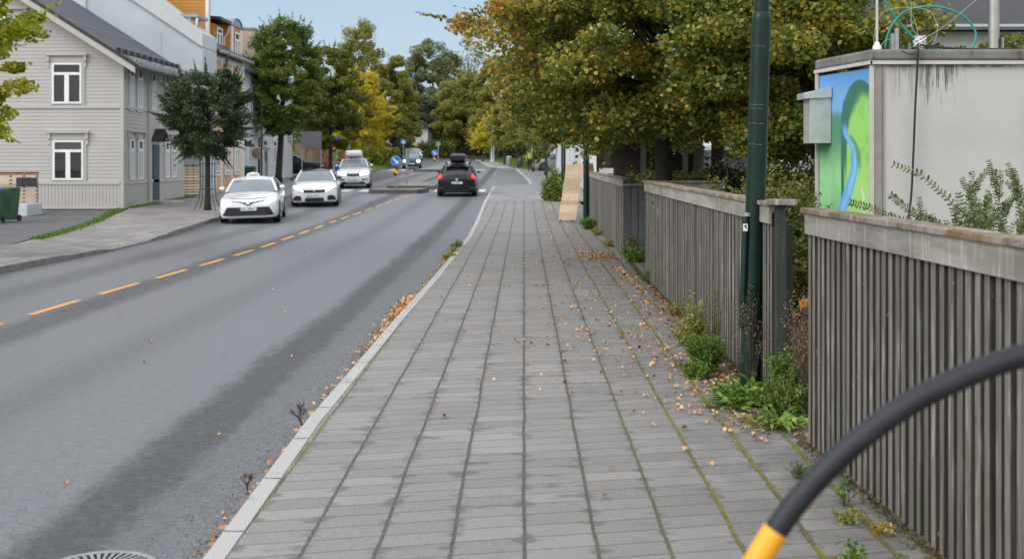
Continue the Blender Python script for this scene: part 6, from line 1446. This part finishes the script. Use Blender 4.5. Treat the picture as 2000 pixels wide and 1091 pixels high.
mb = MB(); mb.add([(-.57, 3.40, 1.44), (.57, 3.40, 1.44), (.55, 3.72, 1.40), (-.55, 3.72, 1.40), (-.57, 3.40, 1.475), (.57, 3.40, 1.475), (.55, 3.72, 1.43), (-.55, 3.72, 1.43)], [(0, 1, 2, 3), (4, 5, 6, 7), (0, 1, 5, 4), (1, 2, 6, 5), (2, 3, 7, 6), (3, 0, 4, 7)]); mb.build('spoiler', M['car_black'], T, bevel=.01)
MB().box(-.15, .15, 3.715, 3.73, 1.405, 1.42).build('brake_light', M['tail_dim'], T)
mb = MB(); mb.tube([(-.02, 4.12, 1.06), (.35, 4.09, 1.10)], .012, 6); mb.build('wiper', M['plastic'], T)
B_ = roofbox(T, 0, 1.5, 1.61, 'car_black', 'chrome', w_=.78, h=.42, ln=1.95, lab='black roof box on silver bars on top of the black hatchback')
# --- small dark blue car far away
st2 = [(0, .56, .3, .66, .72), (.04, .70, .24, .74, .82), (.15, .80, .2, .84, .94), (.4, .85, .2, .92, 1.02), (.8, .86, .2, .98, 1.06), (1.2, .86, .2, 1.0, 1.08), (2.2, .86, .2, 1.03, 1.1), (3.0, .86, .2, 1.05, 1.12), (3.5, .85, .22, 1.04, 1.1), (3.8, .78, .3, 1.0, 1.06), (3.88, .66, .4, .9, .95)]
gh2 = (1.0, 1.05, 1.6, 3.1, 3.65, 1.1, 1.48, .76, .58)
T, dec, PP = car('blue_car', PX(804, 114), 114, R(3), 'small dark blue car with round headlights lit, coming round the far bend', st2, gh2, 3.88, 1.72, 1.52, 2.45, 'car_blue', front_y=.8)
dec('grille', K(.60), lambda q_: .72-.1*abs(q_), -.34, .34, 'plastic', off=.014); dec('lower_grille', K(.26), K(.42), -.5, .5, 'plastic', off=.014)
for s_ in (-1, 1):
    a, b = sorted((s_*.48, s_*.78)); dec('headlight', lambda q_: .73-.12*math.sqrt(max(0, 1-((abs(q_)-.63)/.16)**2)), lambda q_: .73+.13*math.sqrt(max(0, 1-((abs(q_)-.63)/.16)**2)), a, b, 'headlamp', off=.014, nx=10)
plate(T, -.035, .50, 'DN 50312')
T, dec, PP = car('white_van', PX(812, 150), 150, R(10), 'white car in the distance behind the small dark blue car', st, gh, 4.26, 1.79, 1.47, 2.62, 'car_white')
# --- parked cars
T, dec, PP = car('parked_car', -13.0, 85.5, R(-84), 'black car parked in the side street at the left, nose pointing to the road', [(a, b, c_, d_+.05, e_+.05) for a, b, c_, d_, e_ in st], gh, 4.26, 1.79, 1.47, 2.62, 'car_black'); T.rotation_euler = (0, 0, R(90)); T.location.x = -13.0; T.location.y = 85.5; T.location.z = zg(85)-.02
T.rotation_euler = (0, 0, R(90))
for s_ in (-1, 1):
    a, b = sorted((s_*.46, s_*.82)); dec('headlight', lambda q_: .70, lambda q_: .80, a, b, 'lens', off=.012, nx=6)
T, dec, PP = car('parked_car', PX(1064, 102)+3.2, 101, R(90), 'silver grey car parked on the right behind the walking person', st, gh, 4.26, 1.79, 1.47, 2.62, 'car_silver'); T.rotation_euler = (0, 0, R(-84)); T.location = (PX(1040, 102), 103.5, zg(102)+.0)

# ------------------------------------------------------------------ signs and posts
M['sign_blue'] = simple('sign_blue', (.01, .17, .62), .4, .05, 6); M['sign_yellow'] = simple('sign_yellow', (.80, .42, .02), .45, .05, 6); M['sign_back'] = simple('grey_sign_back', (.20, .205, .21), .5, .1, 8)
def disc(name, r_, y0, y1, z, mat, par, n=32): return MB().prism([(r_*math.cos(2*math.pi*k/n), z+r_*math.sin(2*math.pi*k/n)) for k in range(n)], d0=y0, d1=y1).build(name, M[mat], par)
def post(par, h, r_=.03): mb = MB(); mb.tube([(0, 0, 0), (0, 0, h)], r_, 12); return mb.build('post', M['grey_metal'], par, smooth=True)
def keep_right(x, y, label, s=1, zt_=1.42):
    T = empty('keep_right_sign', (x, y, zg(y)+.02), 0, label, 'road sign'); post(T, zt_+.2)
    d = disc('sign_plate', .235*s, -.05, -.035, zt_, 'sign_blue', T); disc('sign_rim', .25*s, -.0345, -.03, zt_, 'white', T)
    a = [(-.13, .13), (-.10, .16), (.07, -.01), (.10, .03), (.13, -.13), (-.03, -.10), (.01, -.07), (-.16, .10)]
    a = [(-.155, .105), (-.105, .155), (.075, -.025), (.125, .025), (.135, -.135), (-.025, -.125), (.025, -.075)]
    MB().prism([(p*s, zt_+q_*s) for p, q_ in a], d0=-.054, d1=-.0505).build('arrow', M['white'], d)
    b0 = zt_-.72*s; MB().box(-.10*s, .10*s, -.045, -.03, b0, b0+.44*s).build('hazard_board', M['plastic'], T)
    MB().prism([(-.10*s, b0+.38*s), (.10*s, b0+.26*s), (.10*s, b0+.06*s), (-.10*s, b0+.18*s)], d0=-.0475, d1=-.0452).build('yellow_stripe', M['sign_yellow'], T)
    return T
keep_right(PX(773, 60.7), 60.7, 'near blue keep-right sign above a black and yellow board on the first traffic island')
keep_right(PX(849, 106), 106, 'far blue keep-right sign on the farther traffic island, just left of the black roof box')
T = empty('sign_post', (PX(856, 114), 114, zg(114)), 0, 'grey back of a round sign on a post right behind the far blue sign', 'road sign'); post(T, 2.4, .035); disc('sign_plate', .22, -.03, -.01, 2.2, 'sign_back', T)
T = empty('sign_post', (PX(794, 66), 66, zg(66)+.03), 0, 'bare grey post with a narrow grey plate on the second traffic island', 'road sign'); post(T, 2.0, .045); MB().box(-.08, .16, -.02, .02, 1.1, 1.95).build('sign_plate', M['sign_back'], T, bevel=.01); MB().box(-.28, .28, -.2, .2, -.02, .06).build('base', M['kerb'], T, bevel=.01)
def ped_sign(px, Y, z, w_, label, clut=True):
    T = empty('crossing_sign', (PX(px, Y), Y, zg(Y)), 0, label, 'road sign'); hz_ = PZ(z, Y)-zg(Y); post(T, hz_+w_/2, .035)
    pl = MB().box(-w_/2, w_/2, -.06, -.035, hz_-w_/2, hz_+w_/2).build('sign_plate', M['sign_blue'], T, bevel=.01)
    MB().prism([(-w_*.36, hz_-w_*.3), (0, hz_+w_*.36), (w_*.36, hz_-w_*.3)], d0=-.064, d1=-.0605).build('triangle', M['white'], pl)
    MB().prism([(-w_*.13, hz_-w_*.26), (-w_*.03, hz_-w_*.02), (-w_*.07, hz_+w_*.06), (0, hz_+w_*.16), (w_*.06, hz_+w_*.04), (w_*.03, hz_-w_*.04), (w_*.14, hz_-w_*.26), (w_*.08, hz_-w_*.27), (0, hz_-w_*.12), (-w_*.07, hz_-w_*.27)], d0=-.067, d1=-.0642).build('walking_figure', M['plastic'], pl)
ped_sign(1040, 108, 272, .54, 'blue pedestrian crossing sign above the person in the yellow vest'); ped_sign(658, 90, 274, .5, 'blue pedestrian crossing sign between the left street trees'); ped_sign(788, 135, 277, .5, 'distant blue crossing sign above the small dark blue car')
T = empty('bus_stop_board', (PX(608, 80), 80, zg(80)), 0, 'big grey board on two posts seen from behind on the left pavement', 'sign board')
MB().box(-.66, .66, -.03, .03, 1.95, 3.05).build('panel', M['sign_back'], T, bevel=.01)
for s_ in (-.62, .62): mb = MB(); mb.tube([(s_, .05, 0), (s_, .05, 3.05)], .04, 8); mb.build('post', M['grey_metal'], T)
T = empty('board_fence', (PX(576, 91), 91, zg(91)), 0, 'brown vertical board fence behind the black parked car', 'fence'); mb = MB(); rr = random.Random(8)
for i in range(15): mb.box(i*.18, i*.18+.16, 0, .03, 0, 2.3+rr.uniform(-.03, .03))
mb.build('boards', m_wood('brown_fence_boards', (.20, .14, .10), (.30, .22, .16), (.40, .33, .27)), T); MB().box(0, 2.7, .031, .08, 1.8, 1.9).build('rail', M['red_wood'], T)
T = empty('blue_sign_box', (PX(662, 88), 88, zg(88)), 0, 'low blue and white board between the trees left of the white SUV', 'sign board'); MB().box(-.32, .32, 0, .04, .35, .95).build('panel', M['sign_blue'], T); MB().box(-.32, .32, -.004, -.001, .88, .95).build('white_edge', M['white'], T)
for s_ in (-.28, .28): mb = MB(); mb.tube([(s_, .05, 0), (s_, .05, .9)], .025, 8); mb.build('leg', M['grey_metal'], T)
T = empty('traffic_mirror', (PX(503, 67), 67, zg(67)), 0, 'round traffic mirror on a black post by the white board wall', 'mirror'); mb = MB(); mb.tube([(.1, 0, 0), (.1, 0, 2.6)], .05, 10); mb.build('post', M['dark_metal'], T); disc('mirror_face', .30, -.12, -.06, 1.75, 'chrome', T); disc('mirror_rim', .33, -.058, -.03, 1.75, 'white', T)
for (px, Y, top, rr_, lab, mt_) in ((1098, 50.5, 235, .045, 'dark double pole at the left of the pair beside the white house', 'green_post'), (1102.5, 49, 225, .05, 'dark pole at the right of the pair beside the white house', 'green_post'), (1068, 70, 255, .055, 'thin black post at the far end of the white house', 'dark_metal'),
        (683, 92, 262, .05, 'thin pale post under the yellow street tree', 'grey_metal'), (960, 140, 284, .09, 'pale post below the small yellow tree', 'white'), (964, 142, 286, .07, 'second pale post, just right of the one below the yellow tree', 'white'), (511, 66.5, 200, .05, 'black pole in front of the white board wall', 'dark_metal')):
    T = empty('pole', (PX(px, Y), Y, zg(Y)-.05), 0, lab, 'pole'); h = PZ(top, Y)-zg(Y)+.05; mb = MB(); mb.tube([(0, 0, 0), (0, 0, .02), (0, 0, .4), (0, 0, h)], [rr_*1.5, rr_*1.5, rr_, rr_*.85], 10); mb.build('shaft', M[mt_], T, smooth=True); mb = MB(); mb.tube([(0, 0, h), (0, 0, h+.05)], [rr_, rr_*.3], 10); mb.build('top_cap', M[mt_], T)
def litter(px, Y, mat, label):
    T = empty('litter_bin', (PX(px, Y), Y, zg(Y)), 0, label, 'litter bin'); mb = MB(); mb.tube([(0, 0, 0), (0, 0, .05), (0, 0, .75), (0, 0, .9)], [.18, .21, .24, .24], 14); mb.build('bin_body', M[mat], T, smooth=True); mb = MB(); mb.tube([(0, 0, .9), (0, 0, 1.0), (0, 0, 1.06)], [.26, .2, .05], 14); mb.build('lid', M[mat], T, smooth=True)
litter(994, 118, 'grey_metal', 'light grey litter bin on the grass verge, left of the dark one'); litter(1016, 112, 'roof_blue', 'dark blue grey litter bin on the grass verge')
# trunks and dark fence at the end of the verge
T = empty('verge_fence', (PX(925, 165), 165, zg(165)), 0, 'dark upright railing under the trees at the end of the road', 'fence'); mb = MB()
for i in range(22): mb.box(i*.42, i*.42+.07, -i*1.0, -i*1.0+.07, -1.2*(i/22.), 1.5-1.0*(i/22.)*.9)
mb.build('bars', M['dark_metal'], T); mb = MB(); mb.tube([(0, 0, 1.4), (21*.42, -21., 1.45-.95*.95)], .04, 6); mb.build('top_rail', M['dark_metal'], T)

# ------------------------------------------------------------------ people
def person(x, y, label, jac, trou, skin=(.45, .28, .20), hair=(.05, .035, .03), face_away=True, h=1.74):
    T = empty('person', (x, y, zg(y)), 0, label, 'person'); k = h/1.74
    J = [(0, 0, .95), (0, .01, 1.15), (0, .02, 1.38), (0, .01, 1.50), (0, -.0, 1.58), (0, -.01, 1.68),
         (.10, 0, .90), (.11, -.10, .50), (.11, .02, .09), (.11, -.10, .04), (-.10, 0, .90), (-.10, .08, .50), (-.10, .20, .10), (-.10, .10, .04),
         (.19, .01, 1.42), (.27, .04, 1.16), (.29, -.06, .92), (.29, -.09, .84), (-.19, .01, 1.42), (-.27, .05, 1.16), (-.29, .0, .92), (-.29, -.02, .84)]
    E_ = [(0, 1), (1, 2), (2, 3), (3, 4), (4, 5), (0, 6), (6, 7), (7, 8), (8, 9), (0, 10), (10, 11), (11, 12), (12, 13), (2, 14), (14, 15), (15, 16), (16, 17), (2, 18), (18, 19), (19, 20), (20, 21)]
    rad = [.15, .14, .16, .06, .085, .095, .10, .07, .045, .04, .10, .07, .045, .04, .07, .052, .036, .03, .07, .052, .036, .03]
    def skin_(nm, idx, scale, mat, par, lo=None):
        mp_ = {a: i for i, a in enumerate(idx)}; me = bpy.data.meshes.new(nm)
        me.from_pydata([tuple(c_*k for c_ in J[i]) for i in idx], [(mp_[a], mp_[b]) for a, b in E_ if a in mp_ and b in mp_], [])
        o = link(nm, me, mat, par); me.skin_vertices or me.attributes
        m_ = o.modifiers.new('skin', 'SKIN')
        for i, a in enumerate(idx):
            v = me.skin_vertices[0].data[i]; v.radius = (rad[a]*scale*k, rad[a]*scale*k); v.use_root = (i == 0)
        s2 = o.modifiers.new('sub', 'SUBSURF'); s2.levels = s2.render_levels = 2; return o
    def ensure(me):
        pass
    body = None
    try: body = skin_('body', list(range(22)), 1.0, simple('skin', skin, .6), T)
    except Exception as ex:
        print('skin failed', ex)
    try:
        skin_('jacket', [0, 1, 2, 3, 14, 15, 16, 18, 19, 20], 1.22, jac, T); skin_('trousers', [0, 6, 7, 8, 10, 11, 12], 1.14, trou, T)
    except Exception as ex: print('cloth failed', ex)
    mb = MB(); n_ = 12; vs = []
    for i in range(7):
        t_ = math.pi*i/6*.62; vs += [(.105*k*math.sin(t_)*math.cos(2*math.pi*j/n_), -.01+.115*k*math.sin(t_)*math.sin(2*math.pi*j/n_), 1.645*k+.125*k*math.cos(t_)) for j in range(n_)]
    mb.add(vs, [(i*n_+j, i*n_+(j+1) % n_, (i+1)*n_+(j+1) % n_, (i+1)*n_+j) for i in range(6) for j in range(n_)]); mb.build('hair', simple('hair', hair, .8), T, smooth='full')
    for s_, yy in ((.11, -.06), (-.10, .14)): mb = MB(); mb.box(s_*k-.045, s_*k+.045, yy-.12, yy+.12, 0, .09); mb.build('shoe', M['black'], T, bevel=.03)
hv = NT('hi_vis_yellow').fin((.42, .62, .04), .6); 
person(PX(1035, 101), 101, 'person in a bright yellow green jacket and dark trousers walking away on the right pavement', hv, simple('dark_trousers', (.03, .022, .024), .8), hair=(.25, .22, .2))
person(PX(777, 132), 132, 'distant person in a dark blue jacket on the left pavement behind the near blue sign', simple('blue_jacket', (.02, .035, .12), .7), simple('black_trousers', (.015, .015, .018), .8), hair=(.03, .015, .02))
# ------------------------------------------------------------------ finishing
bpy.context.view_layer.update()
scene.render.engine = 'CYCLES'
